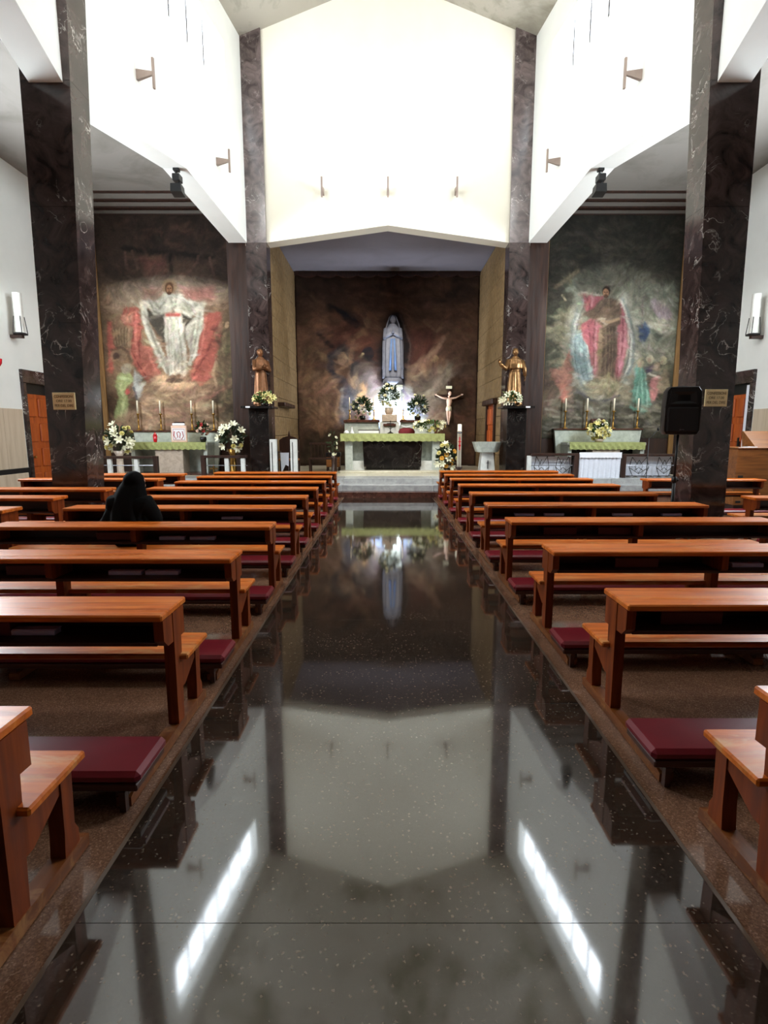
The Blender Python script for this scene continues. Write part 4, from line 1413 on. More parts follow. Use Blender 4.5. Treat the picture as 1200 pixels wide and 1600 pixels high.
# -------- statues
def robed(name, label, cat, loc, H, mat, rz=0, arms=None, hat=False, cape=True, child=False, belt=True, n_folds=12):
    """standing robed statue of height H, origin under the feet, looking along -y"""
    t = thing(name, label, cat, loc, rz)
    s = H / 1.75
    lv = smooth_levels([(0, .27, .22, 0, .0, .09), (.10, .25, .20, 0, .0, .085), (.55, .215, .165, 0, .0, .075), (.95, .185, .14, 0, .005, .045),
                        (1.06, .165, .125, 0, .005, .02), (1.25, .19, .13, 0, .0, .02), (1.38, .20, .115, 0, .01, .015), (1.46, .12, .09, 0, .01, .0), (1.50, .055, .055, 0, .0, 0), (1.54, .05, .05, 0, 0, 0)])
    MB().loft(robe_rings([(a * s, b * s, c * s, d * s, e * s, f) for a, b, c, d, e, f in lv], n_folds, 84, 3)).build('robe', M[mat], t, True)
    head_mb((0, -.015 * s, 1.63 * s), .115 * s, 0, 0, 24, 16).build('head', M[mat], t, True)
    if belt:
        MB().loft(robe_rings([((1.03 + .02 * k) * s, (.178 - .004 * k) * s, (.136 - .003 * k) * s, 0, .005 * s, .01) for k in range(3)], 12, 48)).build('sash', M[mat], t, True)
    if cape:
        lc = smooth_levels([(1.12, .27, .18, 0, .0, .05), (1.25, .265, .17, 0, .0, .04), (1.40, .225, .135, 0, .01, .02), (1.475, .12, .10, 0, .01, .0), (1.52, .07, .07, 0, .0, 0)])
        MB().loft(robe_rings([(a * s, b * s, c * s, d * s, e * s, f) for a, b, c, d, e, f in lc], 10, 72, 8)).build('shoulder_cape', M[mat], t, True)
    if hat:
        MB().ell((0, .01 * s, 1.71 * s), (.088 * s, .10 * s, .055 * s)).build('skull_cap', M[mat], t, True)
    else:
        MB().ell((0, .02 * s, 1.66 * s), (.105 * s, .105 * s, .115 * s)).build('hair', M[mat], t, True)
    for sh, el, wr, hd, pn, sd in arms:
        q = lambda p: tuple(c * s for c in p)
        MB().tube([q(sh), q(el), q(wr)], [.085 * s, .075 * s, .055 * s], 12).build('sleeve', M[mat], t, True)
        b = MB()
        hand_mb(b, q(wr), hd, pn, s * 1.15, .35, sd)
        b.build('hand', M[mat], t, True)
    b = MB()
    for sx in (-.09, .09):
        b.ell((sx * s, -.22 * s, .03 * s), (.05 * s, .11 * s, .04 * s))
    b.build('feet', M[mat], t, True)
    MB().lathe([(.23 * s, -.05), (.24 * s, -.02), (.23 * s, 0)], 24).build('base', M[mat], t)
    return t


PZ = 2.40
robed('saint_statue', 'brown bronze saint statue with joined hands on the left shelf pillar', 'statue', (-3.52, 14.96, PZ + .05), 1.50, 'bronze_dark', math.radians(35),
      [((-.19, .0, 1.38), (-.25, -.10, 1.10), (-.05, -.26, 1.16), (.7, -.5, .4), (0, -1, 0), 1),
       ((.19, .0, 1.38), (.25, -.10, 1.10), (.05, -.26, 1.16), (-.7, -.5, .4), (0, -1, 0), -1)], hat=False, cape=True)
robed('bishop_statue', 'gilded statue of a caped churchman raising one hand, on the right shelf pillar', 'statue', (3.52, 14.96, PZ + .05), 1.52, 'bronze', 0,
      [((-.20, -.02, 1.38), (-.33, -.10, 1.12), (-.52, -.22, 1.24), (-.4, -.4, .9), (0, -1, .3), 1),
       ((.20, .0, 1.38), (.30, -.02, 1.12), (.30, -.10, .90), (.05, -.2, -1), (-1, 0, 0), -1)], hat=True, cape=True)

# the shelf pillars carrying the statues
for s, nm in ((-1, 'left'), (1, 'right')):
    t = thing('statue_pedestal', 'dark marble pedestal with a projecting top slab under the %s statue' % nm, 'pedestal', (s * 3.56, 14.93, PLAT))
    MB().cbox(-.27, .27, -.23, .23, 0, PZ - PLAT - .06, .008).build('shaft', M['marble_black'], t)
    MB().cbox(-.44, .44, -.44, .25, PZ - PLAT - .06, PZ - PLAT, .01).build('top_slab', M['marble_black'], t)
    MB().box(s * .24 - .06, s * .24 + .06, -.446, -.44, PZ - PLAT - .05, PZ - PLAT - .01).build('name_plate', M['paper'], t)

# pale statue in the niche over the high altar
t = thing('niche_statue', 'tall pale veiled statue with a blue sash in the niche above the high altar', 'statue', (.20, 19.55, 3.62))
s = 2.2 / 1.75
lv = smooth_levels([(0, .29, .18, 0, .0, .10), (.25, .29, .18, 0, .0, .09), (.75, .29, .17, 0, .0, .075), (1.1, .27, .16, 0, .0, .05), (1.35, .22, .14, 0, .01, .02), (1.47, .12, .10, 0, .02, 0), (1.52, .06, .06, 0, .0, 0)])
MB().loft(robe_rings([tuple(q * s for q in r[:5]) + (r[5],) for r in lv], 13, 90, 5)).build('robe', M['statue_white'], t, True)
head_mb((0, -.03 * s, 1.61 * s), .105 * s, 0, math.radians(-6), 24, 16).build('head', M['statue_white'], t, True)
rings = []
for j in range(20):
    q = j / 19
    ring = []
    for k in range(36):
        a = -.70 * PI + 1.4 * PI * k / 35 + PI / 2
        if q < .25:
            w = q / .25
            rr, z = .132 * math.sin(w * PI / 2), 1.62 + .135 * math.cos(w * PI / 2)
            X, Y = rr * math.cos(a), .02 + rr * math.sin(a)
        else:
            w = (q - .25) / .75
            rr = (.132 + .17 * min(1, w * 2.2) ** .7) * (1 + .05 * w * math.cos(11 * a))
            X, Y, z = rr * math.cos(a), .02 + rr * .72 * math.sin(a), 1.62 - 1.35 * w
        ring.append((X * s, Y * s, z * s))
    rings.append(ring)
vo = MB().loft(rings, False, False).build('veil', M['statue_white'], t, True)
vo.modifiers.new('cloth', 'SOLIDIFY').thickness = .012
for x0 in (-.035, .035):
    MB().tube([(x0 * s, -.155 * s, 1.08 * s), (x0 * 1.6 * s, -.185 * s, .75 * s), (x0 * 2.0 * s, -.20 * s, .2 * s)], [.03 * s, .034 * s, .04 * s], 8).build('sash', M['statue_blue'], t, True)
for sd in (-1, 1):
    MB().tube([(sd * .19 * s, 0, 1.36 * s), (sd * .22 * s, -.12 * s, 1.12 * s), (sd * .03 * s, -.22 * s, 1.22 * s)], [.075 * s, .07 * s, .05 * s], 12).build('sleeve', M['statue_white'], t, True)
    b = MB()
    hand_mb(b, (sd * .02 * s, -.22 * s, 1.22 * s), (0, -.15, 1), (-sd, 0, 0), s * 1.1, .05, -sd)
    b.build('hand', M['statue_white'], t, True)
MB().lathe([(.30, -.25), (.36, -.15), (.34, -.05), (.30, 0)], 28).build('cloud_base', M['statue_white'], t, True)
t = thing('statue_plinth', 'pale stone plinth under the niche statue, behind the flowers', 'plinth', (.20, 19.55, PLAT))
MB().cbox(-.30, .30, -.25, .25, 0, 2.80, .02).build('shaft', M['marble_grey'], t)
MB().cbox(-.36, .36, -.30, .30, 2.80, 2.93, .02).build('cap', M['marble_grey'], t)

# crucifix on the end wall
t = thing('crucifix', 'wooden crucifix with a pale figure on the end wall, right of the altar', 'crucifix', (2.28, 19.88, 1.95))
MB().cbox(-.05, .05, -.04, .04, 0, 1.58, .008).build('upright', M['dark_wood'], t)
MB().cbox(-.52, .52, -.04, .04, 1.02, 1.12, .008).build('crossbeam', M['dark_wood'], t)
MB().box(-.11, .11, -.055, -.04, 1.33, 1.43).build('title_board', M['petal'], t)
b = MB()
b.tube([(0, -.08, .98), (.015, -.09, .86), (0, -.085, .70), (-.01, -.09, .62)], [.085, .105, .075, .085], 14)
b.tube([(0, -.08, 1.0), (.0, -.09, 1.08)], [.04, .035], 10)
b.tube([(-.08, -.08, .97), (-.26, -.07, 1.00), (-.44, -.06, 1.09)], [.04, .030, .02], 10)
b.tube([(.08, -.08, .97), (.26, -.07, 1.00), (.44, -.06, 1.09)], [.04, .030, .02], 10)
b.tube([(-.04, -.09, .62), (-.045, -.13, .36), (-.01, -.08, .10), (0, -.09, .02)], [.058, .042, .026, .02], 10)
b.tube([(.04, -.09, .62), (.045, -.13, .36), (.01, -.08, .10), (.01, -.10, .02)], [.058, .042, .026, .02], 10)
hand_mb(b, (-.44, -.06, 1.09), (-1, 0, .4), (0, -1, 0), .6, .4, 1)
hand_mb(b, (.44, -.06, 1.09), (1, 0, .4), (0, -1, 0), .6, .4, -1)
b.build('corpus', M['petal_pink'], t, True)
head_mb((.03, -.11, 1.15), .075, math.radians(20), math.radians(12), 20, 14).build('head', M['petal_pink'], t, True)
MB().loft(robe_rings([(.52, .10, .085, 0, -.09, .05), (.60, .105, .09, 0, -.09, .06), (.68, .09, .08, 0, -.09, .04)], 9, 40)).build('loincloth', M['petal'], t, True)


# ================================================================== FLOWERS
def petal_mesh(n, L, w, up, name, layers=1):
    b = MB()
    for ly in range(layers):
        for k in range(n):
            a = 2 * PI * (k + .5 * ly) / n
            c, s_ = math.cos(a), math.sin(a)
            u = up + .35 * ly
            sc = 1 - .25 * ly
            P = []
            for r, hw, z in ((.08, .25, 0), (.5, 1.0, u * .55), (.85, .7, u * .85), (1.0, .0, u * .8)):
                for sd in (-1, 1):
                    P.append(((c * r * L - s_ * sd * hw * w) * sc, (s_ * r * L + c * sd * hw * w) * sc, z * L))
            b.add(P, [(0, 1, 3, 2), (2, 3, 5, 4), (4, 5, 7, 6)])
    b.ell((0, 0, .12 * L), (.16 * L, .16 * L, .18 * L), 8, 5)
    return b.mesh(name, True)


LILY = petal_mesh(6, .115, .030, .75, 'lily')
ROSE = petal_mesh(6, .062, .034, .75, 'rose', 3)
SMALL = petal_mesh(5, .05, .026, .4, 'blossom', 2)


def foliage(b, c, R, n, r, L=.13, w=.028, shape=(1, 1, 1), low=-.3):
    for _ in range(n):
        while True:
            d = Vector((r.uniform(-1, 1), r.uniform(-1, 1), r.uniform(low, 1)))
            if .2 < d.length < 1: break
        d.normalize()
        p0 = Vector(c) + Vector((d.x * shape[0], d.y * shape[1], d.z * shape[2])) * R * r.uniform(.35, .85)
        side = d.cross(Vector((r.uniform(-1, 1), r.uniform(-1, 1), r.uniform(-1, 1)))).normalized()
        nrm = d.cross(side).normalized()
        l = L * r.uniform(.7, 1.3)
        ww = w * r.uniform(.7, 1.2)
        m1, m2, e = p0 + d * l * .4 + nrm * l * .05, p0 + d * l * .75, p0 + d * l - nrm * l * .12
        b.add([p0, m1 + side * ww, m1 - side * ww, m2 + side * ww * .8, m2 - side * ww * .8, e], [(0, 1, 2), (1, 3, 4, 2), (3, 5, 4)])


def bouquet(name, label, loc, R, shape, blooms, seed, vase=None, leaf='leaf', nleaf=150, cz=None, front=.55, group=None, flower_scale=1.0, leafL=.13):
    """arrangement: vase part, foliage part and one part per blossom"""
    r = random.Random(seed)
    t = thing(name, label, 'flowers', loc, 0, group)
    cz = cz if cz is not None else R
    if vase: vase(t)
    b = MB()
    foliage(b, (0, 0, cz), R, nleaf, r, leafL, .026, shape)
    for _ in range(8):
        d = (r.uniform(-.5, .5) * R * shape[0], r.uniform(-.5, .5) * R * shape[1], cz + r.uniform(-.2, .5) * R)
        b.tube([(0, 0, max(.02, cz - R * .9)), d], .005, 5)
    fo = b.build('foliage', M[leaf], t)
    fo['kind'] = 'stuff'
    pts = []
    for me, mat, n, sc in blooms:
        for _ in range(n):
            for _try in range(60):
                d = Vector((r.uniform(-1, 1), r.uniform(-1, front), r.uniform(-.7, 1)))
                if .3 < d.length < 1.0:
                    d.normalize()
                    p = Vector((d.x * shape[0], d.y * shape[1], d.z * shape[2])) * R * r.uniform(.82, 1.02) + Vector((0, 0, cz))
                    if all((p - q).length > .075 * sc for q in pts): break
            pts.append(p)
            o = link('flower', me, None, t)
            if not me.materials: me.materials.append(M[mat])
            if me.materials[0] != M[mat]:
                o.material_slots[0].link = 'OBJECT'
                o.material_slots[0].material = M[mat]
            o.location = p
            o.scale = (sc * flower_scale,) * 3
            dd = (d + Vector((r.uniform(-.3, .3), -.5, r.uniform(-.1, .4)))).normalized()
            o.rotation_euler = dd.to_track_quat('Z', 'Y').to_euler()
    return t


def vase_glass(h, r0, m='steel', foot=True):
    def f(t):
        MB().lathe([(r0 * .8, 0), (r0 * .85, .02), (r0 * .55, h * .3), (r0 * .7, h * .7), (r0, h), (r0 * .9, h)], 20).build('vase', M[m], t, True)
    return f


def vase_pot(h, r0, m):
    def f(t):
        MB().lathe([(r0 * .7, 0), (r0, h * .5), (r0 * .9, h), (r0 * .8, h)], 20).build('pot', M[m], t, True)
    return f


def stand_col(h, r0, m):
    def f(t):
        MB().lathe([(r0 * 1.3, 0), (r0 * 1.3, .03), (r0 * .6, .06), (r0 * .55, h * .8), (r0, h), (r0 * .8, h)], 20).build('stand', M[m], t, True)
    return f

# ================================================================== HIGH ALTAR AND CHANCEL
AX = .16
t = thing('high_altar', 'pale marble high altar with a dark central panel under a green cloth', 'altar', (AX, 17.35, PLAT))
MB().cbox(-1.62, 1.62, -.47, .47, 1.10, 1.20, .01).build('altar_slab', M['marble_grey'], t)
for sx in (-1, 1):
    MB().cbox(sx * 1.40 - .12, sx * 1.40 + .12, -.40, .40, 0, 1.10, .01).build('end_pier', M['marble_grey'], t)
    MB().cbox(sx * 1.10 - .20, sx * 1.10 + .20, -.10, .30, .34, 1.10, .01).build('side_slab', M['marble_grey'], t)
    MB().cbox(sx * 1.10 - .20, sx * 1.10 + .20, -.34, .30, 0.0, .34, .01).build('side_block', M['marble_white'], t)
MB().prism([(-.92, .16), (-.92, .20), (-.96, 1.10), (.96, 1.10), (.92, .20), (.92, .16), (.45, .12), (-.45, .12)], -.42, .30, 'y').build('front_panel', M['marble_black'], t)
MB().cbox(-.86, .86, -.36, .28, 0, .15, .01).build('plinth', M['marble_black'], t)
# green cloth: top and a scalloped front fall
c = MB()
c.box(-1.66, 1.66, -.52, .52, 1.2015, 1.2095)
n = 66
rings = [[], [], []]
for k in range(n + 1):
    x = -1.66 + 3.32 * k / n
    wv = .012 * math.sin(k * 1.1)
    rings[0].append((x, -.522, 1.208))
    rings[1].append((x, -.530 + wv, 1.08))
    rings[2].append((x, -.528 - wv, .955 + .022 * abs(math.sin(k * PI / 4))))
c.loft(rings, False, False)
o = c.build('altar_cloth', M['green_cloth'])
o.location = (AX, 17.35, PLAT)
tag(o, 'pale green cloth with a scalloped front edge over the high altar', 'cloth')

# stepped block and candles before it
t = thing('altar_step', 'low cream marble step in front of the high altar', 'step', (AX, 16.55, PLAT))
MB().cbox(-1.66, 1.66, -.25, .25, 0, .06, .01).build('step_slab', M['marble_cream'], t)

# shelf behind the altar
RT = 2.12
t = thing('altar_shelf', 'grey marble altar shelf with red-brown marble tops flanking the tabernacle', 'shelf', (.08, 18.75, PLAT))
for sx in (-1, 1):
    MB().cbox(sx * .98 - .60, sx * .98 + .60, -.10, .20, 0, RT - PLAT - .09, .01).build('panel', M['marble_grey'], t)
    MB().cbox(sx * .98 - .63, sx * .98 + .63, -.18, .22, RT - PLAT - .09, RT - PLAT, .012).build('top_slab', M['marble_brown'], t)
    MB().cbox(sx * .80 - .42, sx * .80 + .42, -.32, -.10, 0, 1.14, .01).build('lower_ledge', M['marble_white'], t)
    MB().box(sx * .74 - .3, sx * .74 + .3, -.325, -.30, 1.14, 1.20).build('ledge_strip', M['marble_black'], t)
t = thing('tabernacle', 'white marble tabernacle block between the two shelves behind the altar', 'tabernacle', (.08, 18.70, PLAT))
MB().cbox(-.34, .34, -.30, .20, 0, 1.62, .012).build('block', M['marble_white'], t)
MB().cbox(-.27, .27, -.34, .12, 1.62, 1.86, .012).build('upper_block', M['marble_pink'], t)
MB().cbox(-.17, .17, -.315, -.30, .95, 1.40, .01).build('tabernacle_door', M['marble_white'], t)
MB().cbox(-.22, .22, -.37, -.30, 1.46, 1.54, .01).build('door_lintel', M['marble_brown'], t)
# standing altar cross
t = thing('altar_cross', 'small dark standing cross on the high altar before the white tabernacle', 'cross', (.10, 17.62, PLAT + 1.21))
MB().lathe([(.10, 0), (.10, .02), (.03, .05), (.02, .08)], 16).build('foot', M['iron'], t, True)
MB().tube([(0, 0, .07), (0, 0, .42)], .013).build('upright', M['iron'], t)
MB().tube([(-.12, 0, .33), (.12, 0, .33)], .013).build('crossbar', M['iron'], t)
MB().tube([(.05 * math.cos(a * PI / 8), 0, .2 + .05 * math.sin(a * PI / 8)) for a in range(17)], .008, 6).build('ring', M['iron'], t)
# things lying on the altar
t = thing('folded_cloth', 'wine-red folded cloth lying on the high altar', 'cloth', (.62, 17.45, PLAT + 1.212))
MB().loft([[(r_ * math.cos(k * PI / 12) * (1 + .06 * math.cos(5 * k)), .6 * r_ * math.sin(k * PI / 12), z) for k in range(24)] for r_, z in ((.26, 0), (.27, .06), (.22, .15), (.10, .19))]).build('folds', M['wine_cloth'], t, 40)
t = thing('open_missal', 'open white-paged book on the red cloth of the high altar', 'book', (.62, 17.45, PLAT + 1.405))
MB().prism([(-.17, .05), (0, .0), (.17, .05), (.17, .075), (0, .03), (-.17, .075)], -.12, .12, 'y').build('pages', M['paper'], t)
for i, x in enumerate((-1.15, -1.33)):
    t = thing('small_cruet', ('small white bell-shaped vessel on the left end of the altar, nearer the middle', 'small white vessel at the far left end of the altar')[i], 'vessel', (x, 17.2, PLAT + 1.21))
    MB().lathe(([(.07, 0), (.065, .03), (.03, .10), (.012, .19), (.016, .22)], [(.09, 0), (.08, .05), (.045, .09), (.015, .11)])[i], 16).build('body', M['paper'], t, True)
    MB().ell((0, 0, (.225, .12)[i]), (.016, .016, .016), 8, 6).build('knob', M['brass'], t, True)
t = thing('white_box', 'long white slab-like box on the high altar left of the cross', 'box', (-.62, 17.62, PLAT + 1.21))
MB().cbox(-.34, .34, -.06, .06, 0, .10, .01).build('box_body', M['paper'], t)
MB().cbox(-.35, .35, -.065, .065, .10, .125, .005).build('lid', M['dark_wood'], t)

G = 'lily and rose arrangements in the chancel'
bouquet('rose_bouquet', 'left one of three tall leafy rose arrangements on the shelf behind the altar', (-.87, 18.72, RT + .002), .36, (1, .7, 1.05), [(ROSE, 'petal', 14, 1.0)], 1, vase_pot(.14, .12, 'marble_black'), 'leaf', 380, .42, group=G)
bouquet('rose_bouquet', 'middle and highest of three leafy rose arrangements, on the tabernacle', (.06, 18.66, PLAT + 1.862), .37, (.92, .7, 1.15), [(ROSE, 'petal', 15, 1.0)], 2, vase_pot(.24, .16, 'marble_pink'), 'leaf', 380, .62, group=G)
bouquet('rose_bouquet', 'right one of three tall leafy rose arrangements on the shelf behind the altar', (1.06, 18.72, RT + .002), .38, (1, .7, 1.08), [(ROSE, 'petal', 11, 1.0)], 3, vase_pot(.14, .12, 'marble_black'), 'leaf', 400, .44, group=G)
bouquet('lily_spray', 'long low spray of cream lilies on the right end of the altar', (1.36, 17.08, PLAT + 1.23), .20, (2.6, .9, .8), [(LILY, 'petal', 14, .85), (SMALL, 'petal_yellow', 12, 1.2)], 4, None, 'leaf_light', 110, .22, group=G)
bouquet('candle_flowers', 'tall mixed arrangement of cream and orange flowers beside the big candle', (1.70, 15.36, PLAT), .40, (.68, .5, 1.15), [(LILY, 'petal', 9, 1.0), (SMALL, 'petal_orange', 7, 1.5), (ROSE, 'petal_yellow', 8, 1.2)], 5, vase_pot(.22, .16, 'marble_black'), 'leaf', 240, .52, group=G)
bouquet('orchid_spray', 'thin dark spray with a few white blossoms left of the altar', (-1.66, 16.0, PLAT), .28, (.45, .4, 1.6), [(SMALL, 'petal', 8, 1.1)], 6, stand_col(.55, .08, 'dark_wood'), 'leaf', 26, .85, group=G, leafL=.16)
bouquet('statue_flowers', 'small bowl of white lilies at the feet of the left statue', (-3.36, 14.61, PZ + .002), .20, (1.35, .6, .8), [(LILY, 'petal_yellow', 11, .85)], 7, vase_pot(.08, .12, 'marble_black'), 'leaf_light', 110, .19, group=G)
bouquet('statue_flowers', 'small bowl of white lilies at the feet of the right statue', (3.36, 14.61, PZ + .002), .20, (1.35, .6, .8), [(LILY, 'petal', 11, .85)], 8, vase_pot(.08, .12, 'marble_black'), 'leaf_light', 110, .19, group=G)
bouquet('lily_bouquet', 'big white lily bouquet at the left side altar, next to the near pillar', (-7.78, 15.3, PLAT), .40, (1.0, .7, 1.05), [(LILY, 'petal', 16, 1.15), (ROSE, 'petal_yellow', 9, 1.2)], 9, stand_col(.72, .16, 'marble_pink'), 'leaf', 220, 1.05, group=G)
bouquet('lily_bouquet', 'big white lily bouquet on a slim stand left of the far left pillar', (-4.38, 14.93, PLAT), .38, (.95, .7, 1.0), [(LILY, 'petal', 15, 1.1), (ROSE, 'petal_yellow', 6, 1.2)], 10, stand_col(.78, .15, 'brass'), 'leaf', 220, 1.10, group=G)

# candles burning place: six thin candles behind the shelf flowers
def candle(name, label, loc, h, hs, r=.03, group=None, stick='brass'):
    t = thing(name, label, 'candle', loc, 0, group)
    MB().lathe([(.09, 0), (.09, .015), (.03, .04), (.022, hs * .5), (.03, hs * .55), (.02, hs * .6), (.022, hs * .92), (.055, hs * .96), (.055, hs)], 16).build('candlestick', M[stick], t, True)
    MB().lathe([(r, hs), (r, hs + h), (r * .6, hs + h + .006)], 12).build('wax_stick', M['wax'], t, True)
    MB().tube([(0, 0, hs + h), (.003, 0, hs + h + .025)], .003, 5).build('wick', M['black'], t)
    return t


for x, lb in ((-1.33, 'thin candle at the left end of the shelf behind the altar'), (-.47, 'thin candle left of the middle rose arrangement'), (.56, 'thin candle right of the middle rose arrangement')):
    candle('shelf_candle', lb, (x, 18.85, RT), .44, .34, .018, 'thin candles on the altar shelf')
# big paschal candle
t = thing('paschal_candle', 'tall thick white candle with a red cross band, right of the altar', 'candle', (2.03, 15.0, PLAT))
MB().lathe([(.17, 0), (.17, .03), (.05, .08), (.05, .2), (.10, .24), (.10, .28)], 20).build('candlestick', M['dark_wood'], t, True)
MB().lathe([(.062, .28), (.062, 1.28), (.068, 1.281), (.068, 1.30), (.058, 1.301), (.058, 1.47), (.04, 1.48)], 20).build('wax_stick', M['wax'], t, True)
b = MB()
b.box(-.012, .012, -.068, -.060, .75, 1.12)
b.box(-.045, .045, -.066, -.050, .98, 1.0)
b.box(-.030, .030, -.067, -.056, .86, .90)
b.build('red_cross_band', M['red_glass'], t)
MB().lathe([(.068, 1.22), (.070, 1.24), (.068, 1.26)], 20).build('metal_band', M['steel'], t, True)
# font
t = thing('baptismal_font', 'white marble baptismal font with a wide shallow bowl, right of the altar', 'font', (2.86, 15.25, PLAT))
MB().hexa([(-.22, -.22, 0), (.22, -.22, 0), (.22, .22, 0), (-.22, .22, 0), (-.16, -.16, .70), (.16, -.16, .70), (.16, .16, .70), (-.16, .16, .70)]).build('stem', M['marble_white'], t)
MB().lathe([(.24, .68), (.33, .70), (.42, .96), (.43, .98), (.38, .98), (.30, .90), (.05, .86)], 36).build('bowl', M['marble_grey'], t, 40)
b = MB()
b.box(-.012, .012, -.222, -.20, .22, .46)
b.box(-.035, .035, -.222, -.20, .38, .40)
b.build('cross_emblem', M['steel'], t)

# white stone posts with a dark stripe and the arched chair between them
for i, x in enumerate((-3.19, -2.62)):
    t = thing('stone_post', ('left white marble post beside the dark arched chair', 'right white marble post beside the dark arched chair')[i], 'post', (x, 14.75, PLAT))
    MB().cbox(-.09, .09, -.08, .08, 0, 1.06, .006).build('post_body', M['marble_white'], t)
    MB().box(-.035, -.015, -.084, -.078, .05, .98).build('dark_inlay', M['black'], t)
t = thing('arched_chair', 'dark wooden chair with a pointed arched back between two white posts', 'chair', (-2.95, 15.9, PLAT))
MB().prism([(-.30, .10), (-.30, 1.02), (-.18, 1.10), (-.03, 1.14), (0, 1.30), (.03, 1.14), (.18, 1.10), (.30, 1.02), (.30, .10)], -.04, .04, 'y').build('backrest', M['dark_wood'], t)
MB().cbox(-.30, .30, -.50, -.04, .42, .48, .01).build('seat', M['brown_wood'], t)
for sx in (-1, 1):
    MB().cbox(sx * .27 - .03, sx * .27 + .03, -.50, -.44, 0, .66, .006).build('front_leg', M['dark_wood'], t)
    MB().cbox(sx * .27 - .03, sx * .27 + .03, -.46, -.03, .66, .70, .006).build('armrest', M['dark_wood'], t)
    MB().cbox(sx * .27 - .025, sx * .27 + .025, -.03, .03, 0, .12, .006).build('rear_leg', M['dark_wood'], t)
t = thing('cloth_stand', 'small metal stand draped with a white cloth in front of the arched chair', 'stand', (-2.93, 15.0, PLAT))
MB().prism([(-.12, .68), (.12, .68), (.10, .30), (.02, .34), (-.10, .10)], -.03, .0, 'y').build('white_cloth', M['white_cloth'], t)
for sx in (-1, 1):
    MB().tube([(sx * .10, .02, 0), (sx * .10, .02, .68)], .012, 6).build('leg', M['steel'], t)
MB().tube([(-.10, .02, .66), (.10, .02, .66)], .012, 6).build('crossbar', M['steel'], t)
t = thing('spindle_bench', 'dark low bench with a spindle back, left of the altar', 'bench', (-2.05, 16.9, PLAT))
MB().cbox(-.45, .45, -.35, .05, .40, .45, .01).build('seat', M['dark_wood'], t)
MB().cbox(-.45, .45, .0, .05, .85, .92, .01).build('top_rail', M['dark_wood'], t)
for k in range(8):
    MB().tube([(-.40 + .114 * k, .025, .45), (-.40 + .114 * k, .025, .86)], .012, 6).build('spindle', M['dark_wood'], t)
for sx in (-.40, .40):
    for sy in (-.31, .02):
        MB().cbox(sx - .025, sx + .025, sy - .025, sy + .025, 0, .40, .004).build('leg', M['dark_wood'], t)
t = thing('wooden_stool', 'brown wooden stool with a dark seat, just left of the altar', 'stool', (-1.78, 17.4, PLAT))
MB().cbox(-.24, .24, -.22, .22, .46, .60, .02).build('seat', M['black'], t)
MB().cbox(-.22, .22, -.19, .19, .12, .46, .01).build('body', M['brown_wood'], t)
for sx in (-.19, .19):
    for sy in (-.16, .16):
        MB().cbox(sx - .025, sx + .025, sy - .025, sy + .025, 0, .12, .004).build('foot', M['dark_wood'], t)


# ================================================================== SIDE ALTARS
def side_altar(s, cx, nm, block):
    t = thing('side_altar', 'pale marble side altar %s' % nm, 'altar', (cx, 16.2, PLAT))
    RH = 1.26 if s < 0 else 1.32
    # tapering back slab, dark top edge
    MB().prism([(-1.22, 0), (1.22, 0), (1.37, RH), (-1.37, RH)], .50, .62, 'y').build('back_slab', M['marble_grey'], t)
    MB().cbox(-1.40, 1.40, .46, .72, RH, RH + .05, .008).build('back_ledge', M['marble_brown'], t)
    MB().cbox(-1.18, 1.18, -.25, .45, .86, .945, .01).build('table_slab', M['marble_grey'], t)
    for sx in (-1, 1):
        MB().cbox(sx * 1.10 - .06, sx * 1.10 + .06, -.20, .45, 0, .86, .008).build('end_slab', M['marble_grey'], t)
    MB().cbox(-.42, .42, -.22, .45, 0, .86, .008).build('front_block', M[block], t)
    MB().cbox(-1.05, 1.05, .30, .45, 0, .86, .006).build('inner_slab', M['marble_grey'] if s < 0 else M['marble_black'], t)
    MB().cbox(-1.40, 1.40, -.6, .6, -.01, .03, .006).build('floor_step', M['marble_brown'], t)
    c = MB()
    c.box(-1.14, 1.14, -.28, .45, .9465, .952)
    n = 60
    rr = [[], [], []]
    for k in range(n + 1):
        x = -1.14 + 2.28 * k / n
        wv = .014 * math.sin(k * 1.25)
        rr[0].append((x, -.282, .951))
        rr[1].append((x, -.288 + wv, .85))
        rr[2].append((x, -.286 - wv, .72 + .025 * abs(math.sin(k * PI / 4.6))))
    c.loft(rr, False, False)
    o = c.build('altar_cloth', M['green_cloth'])
    o.location = (cx, 16.2, PLAT)
    tag(o, 'pale green cloth with a scalloped edge over the %s side altar' % ('left' if s < 0 else 'right'), 'cloth')
    return RH + .05 + PLAT


zl = side_altar(-1, -6.62, 'below the painting with red drapery', 'marble_pink')
zr = side_altar(1, 6.62, 'below the painting of the brown-robed figure', 'marble_pink')
for i, x in enumerate((-7.86, -7.15, -6.17, -5.48)):
    candle('altar_candle', '%s of four ivory candles on the left side altar, counted from the left' % ORD[i], (x, 16.80, zl), .40, .52, .026, 'candles on the left side altar')
for i, x in enumerate((5.60, 6.28, 7.12, 7.88)):
    candle('altar_candle', '%s of four ivory candles on the right side altar, counted from the left' % ORD[i], (x, 16.80, zr), .38, .55, .026, 'candles on the right side altar')
ALT = PLAT + .953
